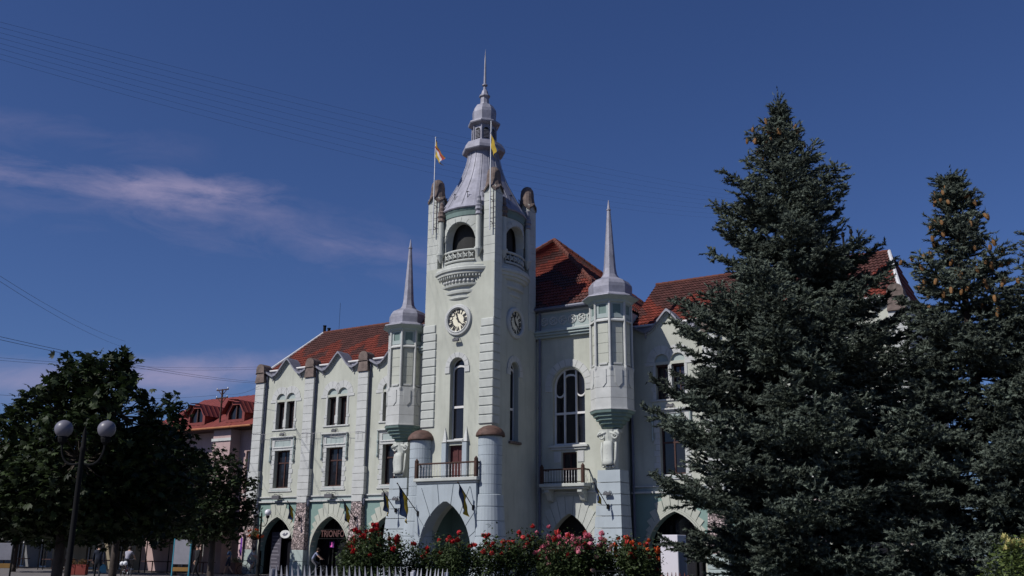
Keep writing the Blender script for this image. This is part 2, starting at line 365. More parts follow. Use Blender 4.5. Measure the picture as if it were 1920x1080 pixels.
# ---- one bay of a wing, built at x = 0 and then copied
GT = [(2.37, 13.62), (1.95, 13.62), (1.62, 13.43), (1.32, 13.30), (1.05, 13.37), (.8, 13.57), (.55, 13.86), (.3, 14.14), (.12, 14.33), (0, 14.40)]
GTOP = GT+[(-x, z) for x, z in GT[-2::-1]]
def make_bay():
    P = []
    hole = opening(arc_pointed(1.62, 1.5, 3.72, 9), -.02)
    o = MB().prism(rect(-2.37, 2.37, -.3, 4.66), 0, .55, holes=[[(x, max(z, 0.0)) for x, z in hole]]).build('wall', MINT, TH); P.append(o)
    o['label'] = 'mint green ground storey wall with pointed arcade arch'
    voussoirs(o, 0, -.045, .1, 1.80, 1.5, 3.92, 1.3, lambda d: 1.98+1.32*max(0, min(1, (52-d)/42)), 4.6, 1.96, CREAM, gap=.035)
    am = MB().prism(opening_band(1.62, 1.5, 3.72, 1.70, 3.81, .0), -.09, .3).prism(opening_band(1.715, 1.5, 3.826, 1.79, 3.91, .0), -.06, .2).build('arch_moulding', CREAM, o)
    # shop front set back in the arch
    sf = MB(); sf.box(-1.9, 1.9, 1.05, 1.15, 0, .5)
    for x in (-1.9, -.95, -.62, .62, .95, 1.82): sf.box(x, x+.08, 1.0, 1.15, .5, 3.9)
    sf.box(-1.9, 1.9, 1.0, 1.15, 2.3, 2.4)
    so_ = sf.build('shopfront', IRON, TH); P.append(so_)
    MB().box(-1.95, 1.95, 1.16, 1.2, 0, 4.0).build('pane', GLASS, so_)
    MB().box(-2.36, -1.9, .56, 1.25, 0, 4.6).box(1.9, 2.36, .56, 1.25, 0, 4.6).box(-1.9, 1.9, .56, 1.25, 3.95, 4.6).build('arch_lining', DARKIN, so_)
    # bands above the arcade
    b = MB().box(-2.37, 2.37, -.15, .4, 4.66, 4.76).box(-2.37, 2.37, -.09, .4, 4.985, 5.06).build('string_course', WHITE, TH); P.append(b)
    MB().box(-2.37, 2.37, .02, .4, 4.76, 4.985).build('mint_strip', PANELMINT, b)
    # upper wall
    lan = [rect(s*.47-.36, s*.47+.36, 9.6, 11.5) for s in (-1, 1)]
    lun = [arc_round(.41, 11.66, 10) for _ in (0,)][0]
    luns = [[(x+s*.47, z) for x, z in lun] for s in (-1, 1)]
    o = MB().prism([(-2.37, 5.06), (2.37, 5.06)]+GTOP, 0, .5, holes=[rect(-.7, .7, 5.62, 8.13)]+lan+luns).build('wall', CREAM, TH); P.append(o)
    o['label'] = 'cream upper wall of one bay under a wavy gable'
    # coping along the wavy gable
    low = GTOP; hi = [(x, z+.13+.03*(abs(x) < .05)) for x, z in GTOP]
    cp = MB().prism(low+hi[::-1], -.26, .8).build('coping', ZINCD, TH); P.append(cp)
    lip = [(x, z-.06) for x, z in GTOP]
    MB().prism(lip+[(x, z+.002) for x, z in GTOP][::-1], -.1, -.002).build('coping_lip', BLUEW, cp)
    for s in (-1, 1):
        MB().lathe([(.0, -.30), (.05, -.22), (.035, -.14), (.09, -.04), (.09, .02)], 8, (s*1.32, -.12, 13.28)).build('pendant', ZINCD, cp)
    # first floor window
    f = MB()
    f.box(-.70, -.62, .3, .4, 5.62, 8.13).box(.62, .70, .3, .4, 5.62, 8.13).box(-.62, .62, .3, .4, 5.62, 5.72).box(-.62, .62, .3, .4, 8.04, 8.13)
    f.box(-.62, .62, .29, .4, 7.27, 7.36).box(-.04, .04, .29, .4, 5.72, 7.27).box(-.035, .035, .31, .4, 7.36, 8.04)
    w = f.build('window', BROWN, TH); P.append(w)
    for (x0, x1, z0, z1) in ((-.62, -.04, 5.72, 7.27), (.04, .62, 5.72, 7.27), (-.62, -.035, 7.36, 8.04), (.035, .62, 7.36, 8.04)):
        MB().box(x0, x1, .345, .36, z0, z1).build('pane', GLASS, w)
    MB().prism([(.29, 5.60), (-.06, 5.50), (-.06, 5.44), (.29, 5.44)], -.75, .75, 'x').build('sill', PANELMINT, w)
    MB().bbox(-1.08, 1.08, -.06, .04, 5.36, 5.45, .012).bbox(-1.0, 1.0, -.045, .04, 5.45, 5.615, .012).build('apron', WHITE, w)
    for s in (-1, 1):
        for k in range(8):
            wd = .36 if k % 2 else .24; h = (8.13-5.62)/8
            block('stone_block', (wd, .12, h-.012), WHITE, w, (s*(.705+wd/2), .034+(-.008 if k % 2 else 0), 5.62+h*(k+.5)))
    hp = MB().prism(rect(-1.0, 1.0, 8.14, 9.0), -.05, .04, holes=[rect(-.76, .76, 8.40, 8.82)]).bbox(-1.12, 1.12, -.2, .04, 9.0, 9.09, .012).bbox(-.95, .95, -.13, .04, 8.93, 8.995, .012).bbox(-.9, .9, -.1, .03, 8.30, 8.36, .01).build('head_panel', WHITE, w)
    MB().box(-.76, .76, -.012, -.004, 8.40, 8.82).build('mint_inset', PANELMINT, w)
    for s in (-1, 1):
        MB().lathe([(.0, 7.28), (.07, 7.40), (.085, 7.5), (.05, 7.55), (.05, 8.25), (.08, 8.3), (.08, 8.4), (.05, 8.45), (.05, 9.0)], 8, (s*1.08, -.10, 0)).build('colonnette', LAMPB if False else PANELMINT, w)
    # paired second floor windows
    f = MB()
    for s in (-1, 1):
        c = s*.47
        f.box(c-.36, c-.31, .28, .38, 9.6, 11.5).box(c+.31, c+.36, .28, .38, 9.6, 11.5).box(c-.31, c+.31, .28, .38, 9.6, 9.66).box(c-.36, c+.36, .12, .38, 11.4, 11.5)
        f.box(c-.025, c+.025, .3, .38, 9.66, 11.4)
    w = f.build('window', BROWN, TH); P.append(w)
    for s in (-1, 1):
        c = s*.47
        MB().box(c-.31, c-.025, .34, .36, 9.66, 11.4).build('pane', GLASS, w)
        MB().box(c+.025, c+.31, .34, .36, 9.66, 11.4).build('pane', GLASS2, w)
        MB().prism([(x+c, z) for x, z in arc_round(.42, 11.655, 10)], .11, .2).build('tympanum', PANELMINT, w)
        n = 6
        for i in range(n):
            t0, t1 = PI*i/n+.012, PI*(i+1)/n-.012
            pts = [(.425*math.cos(t0+(t1-t0)*j/2), 11.66+.425*math.sin(t0+(t1-t0)*j/2)) for j in range(3)]+[(.88*math.cos(t1), 11.66+.9*math.sin(t1)), (.88*math.cos((t0+t1)/2), 11.66+.9*math.sin((t0+t1)/2)), (.88*math.cos(t0), 11.66+.9*math.sin(t0))]
            pts = [(max(x+.47, .012)*s, z) for x, z in pts]
            if max(p[0]*s for p in pts)-min(p[0]*s for p in pts) < .05: continue
            MB().prism(pts, -.026, .04).build('voussoir', WHITE, w)
        block('label_stop', (.6, .1, .2), WHITE, w, (s*1.17, .012, 11.555))
        MB().bbox(s*.92-.08, s*.92+.08, -.035, .04, 10.28, 11.45, .01).build('jamb', WHITE, w)
        block('stone_block', (.28, .1, .2), WHITE, w, (s*.98, .014, 10.18))
        MB().bbox(s*.93-.1, s*.93+.1, -.04, .04, 9.6, 10.07, .01).build('jamb', WHITE, w)
    MB().bbox(-.1, .1, -.03, .04, 9.6, 11.45, .01).build('mullion', WHITE, w)
    MB().bbox(-.14, .14, -.06, .04, 9.7, 10.25, .02).build('mullion_base', WHITE, w)
    MB().bbox(-1.15, 1.15, -.07, .26, 9.50, 9.60, .012).build('sill', WHITE, w)
    return P
def opening_band(wi, s, ai, wo, ao, zb):
    i = arc_pointed(wi, s, ai, 12); o = arc_pointed(wo, s, ao, 12)
    return [(wi, zb)]+i+[(-wi, zb), (-wo, zb)]+o[::-1]+[(wo, zb)]
BAYX = (-19.01, -14.28, -9.5, 9.5, 14.28, 19.01)
_bay = make_bay()
for i, x in enumerate(BAYX):
    for o in _bay:
        if i == 0: o.location.x = x
        else: copy_tree(o, TH, (x-BAYX[0], 0, 0))

# ---- pilasters
def make_pilaster():
    core = MB().box(-.40, .40, -.27, .02, 5.0, 12.95).build('pilaster', CREAM, TH)
    z = 5.02; k = 0
    hs = [.42, .42, .42, .42, .5, .5, .5, .5, .5, .5, .5, .5, .5, .5, .44, .4]
    tot = 12.94-5.02; sc_ = tot/sum(hs)
    for h in hs:
        h *= sc_; wd = 1.0 if k < 4 else .84
        block('stone_block', (wd, .30, h-.014), WHITE, core, (0, -.15-(.02 if k < 4 else 0), z+h/2), b=.012); z += h; k += 1
    MB().add([(-.55, -.46, 1.6), (.55, -.46, 1.6), (.55, .02, 1.6), (-.55, .02, 1.6), (-.42, -.33, 4.6), (.42, -.33, 4.6), (.42, .02, 4.6), (-.42, .02, 4.6)],
             [(0, 3, 2, 1), (4, 5, 6, 7), (0, 1, 5, 4), (1, 2, 6, 5), (2, 3, 7, 6), (3, 0, 4, 7)]).build('rubble_facing', RUBBLE, core)
    MB().bbox(-.44, .44, -.36, .02, 4.6, 4.99, .015).build('impost', WHITE, core)
    for z0, z1 in ((-.2, .85), (.87, 1.59)): block('stone_block', (1.14, .5, z1-z0), PANELMINT, core, (0, -.23, (z0+z1)/2))
    c = MB()
    c.add([(-.44, -.40, 12.96), (.44, -.40, 12.96), (.44, .3, 12.96), (-.44, .3, 12.96), (-.33, -.33, 13.72), (.33, -.33, 13.72), (.33, .3, 13.72), (-.33, .3, 13.72)],
          [(0, 3, 2, 1), (4, 5, 6, 7), (0, 1, 5, 4), (1, 2, 6, 5), (2, 3, 7, 6), (3, 0, 4, 7)])
    hood = [(-.45, 13.58), (-.37, 13.72), (-.385, 13.9)]+[(.385*math.cos(t), 13.93+.36*math.sin(t)) for t in [PI-PI*i/8 for i in range(9)]]+[(.385, 13.9), (.37, 13.72), (.45, 13.58), (.33, 13.66), (-.33, 13.66)]
    c.prism(hood, -.40, .36)
    c.build('capstone', CAPST, core)
    return core
_pil = make_pilaster()
for i, x in enumerate((-21.37, -16.65, -11.9, 11.9, 16.65, 21.37)):
    if i == 0: _pil.location.x = x
    else: copy_tree(_pil, TH, (x+21.37, 0, 0))

# ---- end and back walls of the wings
for s in (-1, 1):
    x0, x1 = sorted((s*21.38, s*21.78))
    MB().prism([(0.02, -.3), (9.6, -.3), (9.6, 13.45), (0.02, 13.45)], x0, x1, 'x').build('wall', CREAM, TH)
MB().box(-21.4, 21.4, 9.2, 9.59, -.3, 13.4).build('wall', CREAM, TH)
MB().box(-21.4, -7, .5, 9.2, 13.2, 13.3).box(7, 21.4, .5, 9.2, 13.2, 13.3).build('attic_floor', DARKIN, TH)

# ---- tiled roofs
def tile_roof(name, corners, parent, tw=.235, th=.36, zig=None, base=(.15, .031, .019), dark=(.078, .030, .025), seed=1):
    """corners: eave left, eave right, ridge right, ridge left. pantile waves and stepped courses"""
    A, B, Cc, D = [Vector(c) for c in corners]
    nrm = (B-A).cross(D-A).normalized()
    Lu = (B-A).length; Lv = ((Cc+D)/2-(A+B)/2).length
    nu = max(1, int(round(Lu/tw))); nv = max(1, int(round(Lv/th)))
    rr = random.Random(seed); q = 4
    us = np.linspace(0, 1, nu*q+1); wav = [.0, .045, .05, .015]
    vs = []; fs = []; cs = []
    tilec = np.zeros((nv, nu, 3))
    for j in range(nv):
        for i in range(nu):
            d = zig and zig((i+.5)/nu, (j+.5)/nv)
            b = dark if d else base; f_ = 1+rr.uniform(-.22, .18)
            tilec[j, i] = [c*f_ for c in b]
    for j in range(nv):
        for (v, off) in ((j/nv, .05), ((j+1)/nv, .0)):
            for i, u in enumerate(us):
                p = A.lerp(B, u).lerp(D.lerp(Cc, u), v)+nrm*(wav[i % q]+off); vs.append(p)
        n = nu*q+1; r0 = (2*j)*n
        for i in range(nu*q):
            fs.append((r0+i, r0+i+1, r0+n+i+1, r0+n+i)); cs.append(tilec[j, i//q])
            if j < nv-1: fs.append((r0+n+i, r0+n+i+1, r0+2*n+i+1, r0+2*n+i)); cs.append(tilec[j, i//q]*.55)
        
    me = bpy.data.meshes.new(name); me.from_pydata([tuple(p) for p in vs], [], fs); me.materials.append(TILE)
    a = me.attributes.new('Col', 'FLOAT_COLOR', 'FACE'); arr = np.ones((len(fs), 4), np.float32); arr[:, :3] = np.array(cs); a.data.foreach_set('color', arr.ravel())
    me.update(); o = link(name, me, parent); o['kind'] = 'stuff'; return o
def zigwing(L, per, up=.56, amp=.42):
    def f(u, v):
        t = abs(((u*L/per) % 1)-.5)*2
        if v > up-.12+amp*(t-.35): return True
        t2 = (u*L/per+.5) % 1
        return abs(t2-.5) < .2*(1-abs(v-.28)/.16) if abs(v-.28) < .16 else False
    return f
RZ, RY = 17.4, 4.8
for s in (-1, 1):
    xs = sorted((s*6.8, s*21.6)); rx = sorted((s*6.8, s*20.4))
    deck = MB().add([(xs[0], .25, 13.55), (xs[1], .25, 13.55), (rx[1], RY, RZ-.1), (rx[0], RY, RZ-.1), (xs[0], 9.6, 13.55), (xs[1], 9.6, 13.55)],
                    [(0, 1, 2, 3), (3, 2, 5, 4), (1, 5, 2) if s > 0 else (0, 3, 4)]).build('roof', ZINCD, TH)
    tile_roof('roof_tiles', ((xs[0], .5, 13.85), (xs[1], .5, 13.85), (rx[1], RY, RZ), (rx[0], RY, RZ)), deck, zig=zigwing(14.8, 3.6), seed=5+s)
    tile_roof('roof_tiles', ((xs[1], 9.6, 13.6), (xs[0], 9.6, 13.6), (rx[0], RY+.05, RZ), (rx[1], RY+.05, RZ)), deck, tw=.5, th=.7, seed=9)
    e = s*21.6; r_ = s*20.4
    if s > 0: tile_roof('roof_tiles', ((e, .3, 13.65), (e, 9.6, 13.65), (r_, RY+.1, RZ), (r_, RY, RZ)), deck, tw=.4, th=.5, seed=11)
    else: tile_roof('roof_tiles', ((e, 9.6, 13.65), (e, .3, 13.65), (r_, RY, RZ), (r_, RY+.1, RZ)), deck, tw=.4, th=.5, seed=11)
    # verge trim that flares at the foot
    MB().tube([(e+s*.25, -.15, 13.42), (e+s*.08, .25, 13.66), (s*21.45, .85, 14.2), (s*21.05, 2.3, 15.4), (r_, RY, RZ+.05)], [.16, .14, .11, .1, .1], 8).build('verge_trim', mat('pale_zinc_trim', (.55, .55, .56), rough=.6) , deck)
    # ridge tiles
    n = 34
    for i in range(n):
        x0 = rx[0]+(rx[1]-rx[0])*i/n
        if i == 0:
            rt = MB().lathe([(.12, 0), (.135, .02), (.115, .4)], 8, (0, 0, 0)).xf(Matrix.Rotation(PI/2, 4, 'Y')).mesh('ridge_tile', mat('clay_ridge', (.12, .04, .028), noise=.25, nscale=4))
        link('ridge_tile', rt, deck, (x0, RY, RZ+.03))
    # grey sheet gutter band behind the parapet
    MB().prism([(.3, 13.45), (.75, 13.95), (.5, 13.97), (.18, 13.8), (.18, 13.45)], xs[0] if s > 0 else xs[0]+.1, xs[1]-.1, 'x').build('gutter_sheet', ZINC, deck)
    MB().tube([(xs[0]+(.3), .12, 13.80), (xs[1]-.3, .12, 13.80)], .07, 8).build('gutter', MULL, deck)

# central hipped roof
AP = (0, 4.2, 21.2); EB = 14.98; hx = 6.9; yf, yb = -2.15, 10.4
cr_ = MB().add([(-hx, yf, EB-.1), (hx, yf, EB-.1), (hx, yb, EB-.1), (-hx, yb, EB-.1), (0, 4.2, 21.05)], [(0, 1, 4), (1, 2, 4), (2, 3, 4), (3, 0, 4), (3, 2, 1, 0)]).build('roof', ZINCD, TH)
def zigc(u, v):
    x = (u-.5)*(1-v)*13.8; t = abs(((x/3.4) % 1)-.5)*2
    band_ = (v*9.0+t*1.5) % 3.4
    return band_ < 1.25
for k, (a, b) in enumerate((((-hx, yf, EB), (hx, yf, EB)), ((hx, yf, EB), (hx, yb, EB)), ((hx, yb, EB), (-hx, yb, EB)), ((-hx, yb, EB), (-hx, yf, EB)))):
    tile_roof('roof_tiles', (a, b, (AP[0]+.02, AP[1], AP[2]), (AP[0]-.02, AP[1], AP[2])), cr_, zig=zigc, seed=20+k, tw=.26)
CLR = mat('clay_ridge', (.12, .04, .028))
for sx in (-1, 1):
    for yy in (yf, yb):
        A = Vector((sx*hx, yy, EB+.06)); B = Vector(AP)+Vector((0, 0, .1)); n = 24
        for i in range(n):
            p, q_ = A.lerp(B, i/n), A.lerp(B, (i+1.05)/n)
            MB().tube([p, q_], [.15, .125], 6).build('ridge_tile', CLR, cr_)

# ---- central block
PORCH_A = arc_pointed(1.62, 1.5, 4.12, 10)
for s in (-1, 1):
    c = s*4.25
    xs = sorted((s*2.2, s*7.0))
    lowh = [[(x, z) for x, z in opening(arc_pointed(1.45, 1.3, 3.62, 9), .0, c)]]
    o = MB().prism(rect(xs[0], xs[1], -.3, 13.25), -1.8, -1.35, holes=lowh+[rect(c-.48, c+.48, 5.2, 6.85), opening(arc_round(1.0, 10.5, 14), 7.25, c)]).build('wall', CREAM, TH)
    voussoirs(o, c, -1.835, -1.7, 1.46, 1.3, 3.63, 1.1, lambda d: 2.15+1.3*max(0, min(1, (60-d)/50)), 4.5, 1.75, TOWERW, gap=.03)
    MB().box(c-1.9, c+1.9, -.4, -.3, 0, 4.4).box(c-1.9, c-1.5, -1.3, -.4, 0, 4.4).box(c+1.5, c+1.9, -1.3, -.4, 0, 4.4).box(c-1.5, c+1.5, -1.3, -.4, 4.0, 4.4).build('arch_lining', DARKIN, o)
    MB().bbox(xs[0], xs[1], -1.86, -1.79, 4.68, 4.76, .01).build('string_course', WHITE, o)
    # side wall and upper parts
    x0, x1 = sorted((s*6.6, s*6.99))
    MB().box(x0, x1, -1.35, 10.2, -.3, 14.8).build('wall', CREAM, TH)
    # ashlar margin next to the turret
    for k in range(7):
        block('stone_block', (.62, .08, .62), WHITE, o, (s*5.98, -1.80, 9.05+k*.63), b=.01)
    cn = MB().bbox(xs[0], xs[1], -2.02, -1.36, 13.25, 13.38, .02).bbox(xs[0], xs[1], -2.12, -1.36, 13.382, 13.52, .02).bbox(xs[0], xs[1], -2.2, -1.36, 13.522, 13.66, .02).build('cornice', PANELMINT, TH)
    fr = MB().box(xs[0], xs[1], -1.86, -1.36, 13.66, 14.86).build('frieze', PANELMINT, cn)
    MB().bbox(xs[0], xs[1], -1.9, -1.85, 13.68, 13.78, .01).bbox(xs[0], xs[1], -1.9, -1.85, 14.66, 14.78, .01).build('frieze_moulding', WHITE, cn)
    rg = None
    for k in range(7):
        xx = s*(2.75+k*.6)
        if abs(xx) > 6.2: continue
        if rg is None:
            m_ = MB(); m_.tube([(.23*math.cos(t), 0, .23*math.sin(t)) for t in [2*PI*i/18 for i in range(19)]], .045, 6)
            m_.tube([(.12*math.sin(t)*1.0, -.01, .21*(t/PI-1)) for t in [2*PI*i/12 for i in range(13)]], .04, 6)
            m_.ball((.09, 0, .07), .06, 8, 5).ball((-.09, 0, -.07), .06, 8, 5); rg = m_.mesh('frieze_ring', WHITE, True)
        link('frieze_ring', rg, cn, (xx, -1.87, 14.22))
    MB().tube([(xs[0], -2.2, 14.9), (xs[1], -2.2, 14.9)], .1, 8).box(xs[0], xs[1], -2.12, -1.7, 14.80, 14.86).build('gutter', PIPE, cn)
    # big arched window
    f = MB(); yw0, yw1 = -1.58, -1.48
    f.prism(band(arc_round(.92, 10.5, 20), arc_round(1.0, 10.5, 20))+[], yw0, yw1)
    f.box(c-1, c-.92, yw0, yw1, 7.25, 10.5).box(c+.92, c+1, yw0, yw1, 7.25, 10.5) if False else None
    f = MB()
    outl = opening(arc_round(1.0, 10.5, 20), 7.25, c); inl = opening(arc_round(.91, 10.5, 20), 7.35, c)
    f.prism(outl, yw0, yw1, holes=[inl])
    for xm in (-.36, .36): f.box(c+xm-.045, c+xm+.045, yw0-.03, yw1-.005, 7.35, 10.5+math.sqrt(.91**2-.36**2))
    f.box(c-.91, c-.405, yw0-.04, yw1-.01, 8.92, 9.04).box(c-.315, c+.315, yw0-.04, yw1-.01, 8.92, 9.04).box(c+.405, c+.91, yw0-.04, yw1-.01, 8.92, 9.04)
    f.prism([(c+x, z) for x, z in band([(.315, 10.95), (.2, 11.03), (0, 11.06), (-.2, 11.03), (-.315, 10.95)], [(.315, 11.05), (.2, 11.13), (0, 11.16), (-.2, 11.13), (-.315, 11.05)])], yw0-.02, yw1-.01)
    for q in (-1, 1):  # the curved feet of the side lights
        ar = [(c+q*(.66+.27*math.cos(t)), 10.25+.30*math.sin(t)) for t in [PI+PI*i/8 for i in range(9)]]
        ar2 = [(c+q*(.66+.27*math.cos(t)), 10.16+.30*math.sin(t)) for t in [PI+PI*i/8 for i in range(9)]]
        f.prism(ar+ar2[::-1], yw0-.02, yw1-.01)
    w = f.build('window', MULL, TH)
    MB().prism([(x, z) for x, z in opening(arc_round(.95, 10.5, 16), 7.3, c)], yw1-.02, yw1).build('pane', GLASS, w)
    MB().bbox(c-1.2, c+1.2, -1.98, -1.5, 7.1, 7.22, .015).bbox(c-1.1, c+1.1, -1.9, -1.5, 6.98, 7.09, .015).build('sill', WHITE, w)
    n = 11
    for i in range(n):
        t0, t1 = PI*i/n+.008, PI*(i+1)/n-.008
        pts = [(c+1.06*math.cos(t0+(t1-t0)*j/2), 10.5+1.06*math.sin(t0+(t1-t0)*j/2)) for j in range(3)]+[(c+1.46*math.cos(t1+(t0-t1)*j/2), 10.5+1.46*math.sin(t1+(t0-t1)*j/2)) for j in range(3)]
        MB().prism(pts, -1.86, -1.75).build('voussoir', WHITE, w)
    for q in (-1, 1): block('label_stop', (.4, .1, .3), WHITE, w, (c+q*1.26, -1.81, 10.345))
    # balcony door and balcony
    d = MB().prism(rect(c-.48, c+.48, 5.2, 6.85), -1.6, -1.52, holes=[rect(c-.4, c-.03, 5.3, 6.75), rect(c+.03, c+.4, 5.3, 6.75)]).build('balcony_door', BROWN, TH)
    MB().box(c-.4, c+.4, -1.55, -1.54, 5.3, 6.75).build('pane', GLASS, d)
    for q in (-1, 1): MB().bbox(c+q*.72-.2, c+q*.72+.2, -1.84, -1.75, 6.3, 6.9, .015).build('jamb', WHITE, d)
# ---- balconies
def balcony(xa, xb, yf_, yw, zs, posts, mt, nb):
    b = MB().bbox(xa-.12, xb+.12, yf_-.12, yw, zs-.17, zs, .02).bbox(xa-.02, xb+.02, yf_-.02, yw, zs-.28, zs-.172, .02).build('balcony', mt, TH)
    def post(x, y):
        MB().bbox(x-.085, x+.085, y-.085, y+.085, zs, zs+.85, .02).lathe([(.105, zs+.85), (.11, zs+.9), (.06, zs+.98), (.0, zs+1.05)], 8, (x, y, 0)).build('post', RUST, b)
    for x in (xa, xb): post(x, yf_)
    MB().bbox(xa+.085, xb-.085, yf_-.045, yf_+.045, zs+.70, zs+.78, .015).build('handrail', RUST, b)
    for x in (xa, xb): MB().bbox(x-.04, x+.04, yf_+.085, yw, zs+.70, zs+.78, .015).build('handrail', RUST, b)
    MB().box(xa+.085, xb-.085, yf_-.02, yf_+.02, zs+.06, zs+.10).build('bottom_rail', IRON, b)
    bal = MB().lathe([(.014, zs+.0), (.014, zs+.3), (.022, zs+.36), (.014, zs+.42), (.014, zs+.70)], 6).mesh('baluster', MULL)
    n = nb
    for i in range(1, n): link('baluster', bal, b, (xa+(xb-xa)*i/n, yf_, 0))
    ns = max(2, int((yw-yf_)/.17))
    for x in (xa, xb):
        for i in range(1, ns): link('baluster', bal, b, (x, yf_+(yw-yf_)*i/ns, 0))
    return b
b0 = balcony(-1.88, 1.88, -7.25, -6.4, 5.27, 2, TOWERW, 20)
for s in (-1, 1):
    xa, xb = sorted((s*2.95, s*5.45))
    b_ = balcony(xa, xb, -2.5, -1.8, 5.14, 2, TOWERW, 15)
    for x in (xa+.25, xb-.25):
        MB().prism([(-1.8, 4.86), (-2.45, 4.86), (-2.45, 4.7), (-2.25, 4.55), (-2.1, 4.3), (-1.8, 4.2)], x-.13, x+.13, 'x').build('bracket', TOWERW, b_)
# climbing greenery boxes on the front balcony floor are low: a string of bulbs along the edge
# ---- porch under the front balcony
ph = MB().prism([(-2.25, -.3), (2.25, -.3), (2.12, 1.6), (1.9, 3.4), (1.86, 4.985), (-1.86, 4.985), (-1.9, 3.4), (-2.12, 1.6)], -7.2, -6.43, holes=[opening(PORCH_A, .0)]).build('porch', BLUEW, TH)
voussoirs(ph, 0, -7.245, -7.1, 1.64, 1.5, 4.14, 1.2, lambda d: 3.9, 4.93, 1.88, BLUEW, step=15, gap=.04)

# ---- clock tower
TWX, TWF, TWB = 2.25, -6.42, -2.0; TCY = -4.24
fr_holes = [opening(arc_round(.46, 11.2, 12), 7.3), rect(-.46, .46, 5.25, 7.0), opening(PORCH_A, .0)]
T = MB().prism(rect(-TWX, TWX, -.3, 16.85), TWF, TWF+.45, holes=fr_holes).build('clock_tower', CREAM, TH)
T['label'] = 'square cream clock tower shaft'
for s in (-1, 1):
    x0, x1 = sorted((s*TWX, s*(TWX-.45)))
    MB().prism([(TWF+.46, -.3), (-1.6, -.3), (-1.6, 13.1), (TWB, 13.1), (TWB, 16.85), (TWF+.46, 16.85)], x0, x1, 'x', holes=[[(TCY+u, v) for u, v in opening(arc_round(.42, 11.15, 12), 7.3)]]).build('tower_wall', CREAM, T)
MB().box(-1.79, 1.79, TWB-.4, TWB, 12, 16.85).build('tower_wall', CREAM, T)
MB().box(-1.79, 1.79, -4.1, -3.9, 0, 5.1).box(-1.79, -1.75, -5.95, -4.1, 0, 5.1).box(1.75, 1.79, -5.95, -4.1, 0, 5.1).box(-1.79, 1.79, -5.95, -3.9, 4.9, 5.1).build('porch_lining', MINT, T)
# quoins
for sx in (-1, 1):
    z0, z1, n = 8.0, 13.66, 12; h = (z1-z0)/n
    for k in range(n):
        w_ = .82 if k == n-1 else .88
        block('quoin', (w_, .72, h-.045), TOWERW, T, (sx*(TWX+.075-w_/2), TWF-.08+.36, z0+h*(k+.5)), b=.03)
    MB().box(min(sx*1.5, sx*(TWX+.03)), max(sx*1.5, sx*(TWX+.03)), TWF-.03, TWF+.55, z0, z1).build('quoin_bed', TOWERW, T)
# corner piers with ashlar
for sx in (-1, 1):
    for sy in (-1, 1):
        px_, py_ = sx*1.92, TCY+sy*1.80
        core = MB().box(px_-.36, px_+.36, py_-.36, py_+.36, 13.6, 21.0).build('corner_pier', TOWERW, T)
        z0, z1, n = 13.67, 20.8, 14; h = (z1-z0)/n
        for k in range(n):
            if sx < 0 and sy > 0 and k < 8: continue
            block('stone_block', (.75, .75, h-.012), TOWERW, core, (px_, py_, z0+h*(k+.5)), b=.012)
        # gablet head and hood
        g = MB()
        for ax in (0, 1):
            pts = [(-.38, 20.8), (.38, 20.8), (.38, 21.1), (.0, 21.45), (-.38, 21.1)]
            if ax == 0: g.prism([(px_+u, v) for u, v in pts], py_-.378, py_+.378)
            else: g.prism([(py_+u, v) for u, v in pts], px_-.376, px_+.376, 'x')
        g.build('pier_head', TOWERW, core)
        hd = MB(); prof = [(.44, -.08), (.47, .0), (.40, .12), (.36, .42), (.37, .62), (.33, .86), (.22, 1.04), (.08, 1.12), (0, 1.13)]
        n8 = 16; vs = []
        for r, z in prof:
            for i in range(n8):
                a = 2*PI*i/n8; q = 1+.16*abs(math.sin(2*a))*max(0, 1-z/.6); dz = -.32*abs(math.sin(2*a))**1.5*max(0, 1-z/.5)+.02
                vs.append((px_+r*q*math.cos(a)*1.08, py_+r*q*math.sin(a)*1.08, 21.24+z+dz))
        fs = [(j*n8+i, j*n8+(i+1) % n8, (j+1)*n8+(i+1) % n8, (j+1)*n8+i) for j in range(len(prof)-1) for i in range(n8)]
        hd.add(vs, fs); hd.build('pier_hood', CAPST, core)
# round belfry drum with four arched openings
def drum():
    m = MB(); r0, r1 = 2.38, 1.95; N = 160; zb, zt, zo = 16.7, 20.0, 16.95; hw, sp = .96, 18.32
    def top(x): return sp+math.sqrt(max(0, hw*hw-x*x)) if abs(x) < hw else None
    for i in range(N):
        a0, a1 = 2*PI*i/N, 2*PI*(i+1)/N; am = (a0+a1)/2
        d = (am+PI/4) % (PI/2)-PI/4; x = r0*math.sin(d)
        segs = []
        if abs(x) < hw: segs = [(zb, zb, zo, zo), (None, None, zt, zt)]
        else: segs = [(zb, zb, zt, zt)]
        e0 = r0*math.sin((a0+PI/4) % (PI/2)-PI/4) if abs(d) < .6 else 9; e1 = r0*math.sin(d+PI/N)
        e0 = r0*math.sin(d-PI/N)
        for s_ in segs:
            z00, z01 = s_[0], s_[1]
            if z00 is None: z00 = sp+math.sqrt(max(0, hw*hw-min(hw, abs(e0))**2)); z01 = sp+math.sqrt(max(0, hw*hw-min(hw, abs(e1))**2))
            P = []
            for r in (r0, r1):
                for (a, za, zc) in ((a0, z00, s_[2]), (a1, z01, s_[3])):
                    P.append((r*math.cos(a), TCY+r*math.sin(a), za)); P.append((r*math.cos(a), TCY+r*math.sin(a), zc))
            m.add(P, [(0, 2, 3, 1), (4, 5, 7, 6), (0, 4, 6, 2), (1, 3, 7, 5), (0, 1, 5, 4), (2, 6, 7, 3)])
    return m
dr = drum().build('belfry', TOWERW, T)
MB().lathe([(1.9, 16.9), (0, 16.9)], 24, (0, TCY, 0)).lathe([(1.78, 16.9), (1.78, 20.0)], 24, (0, TCY, 0)).build('belfry_core', DARKIN, dr)
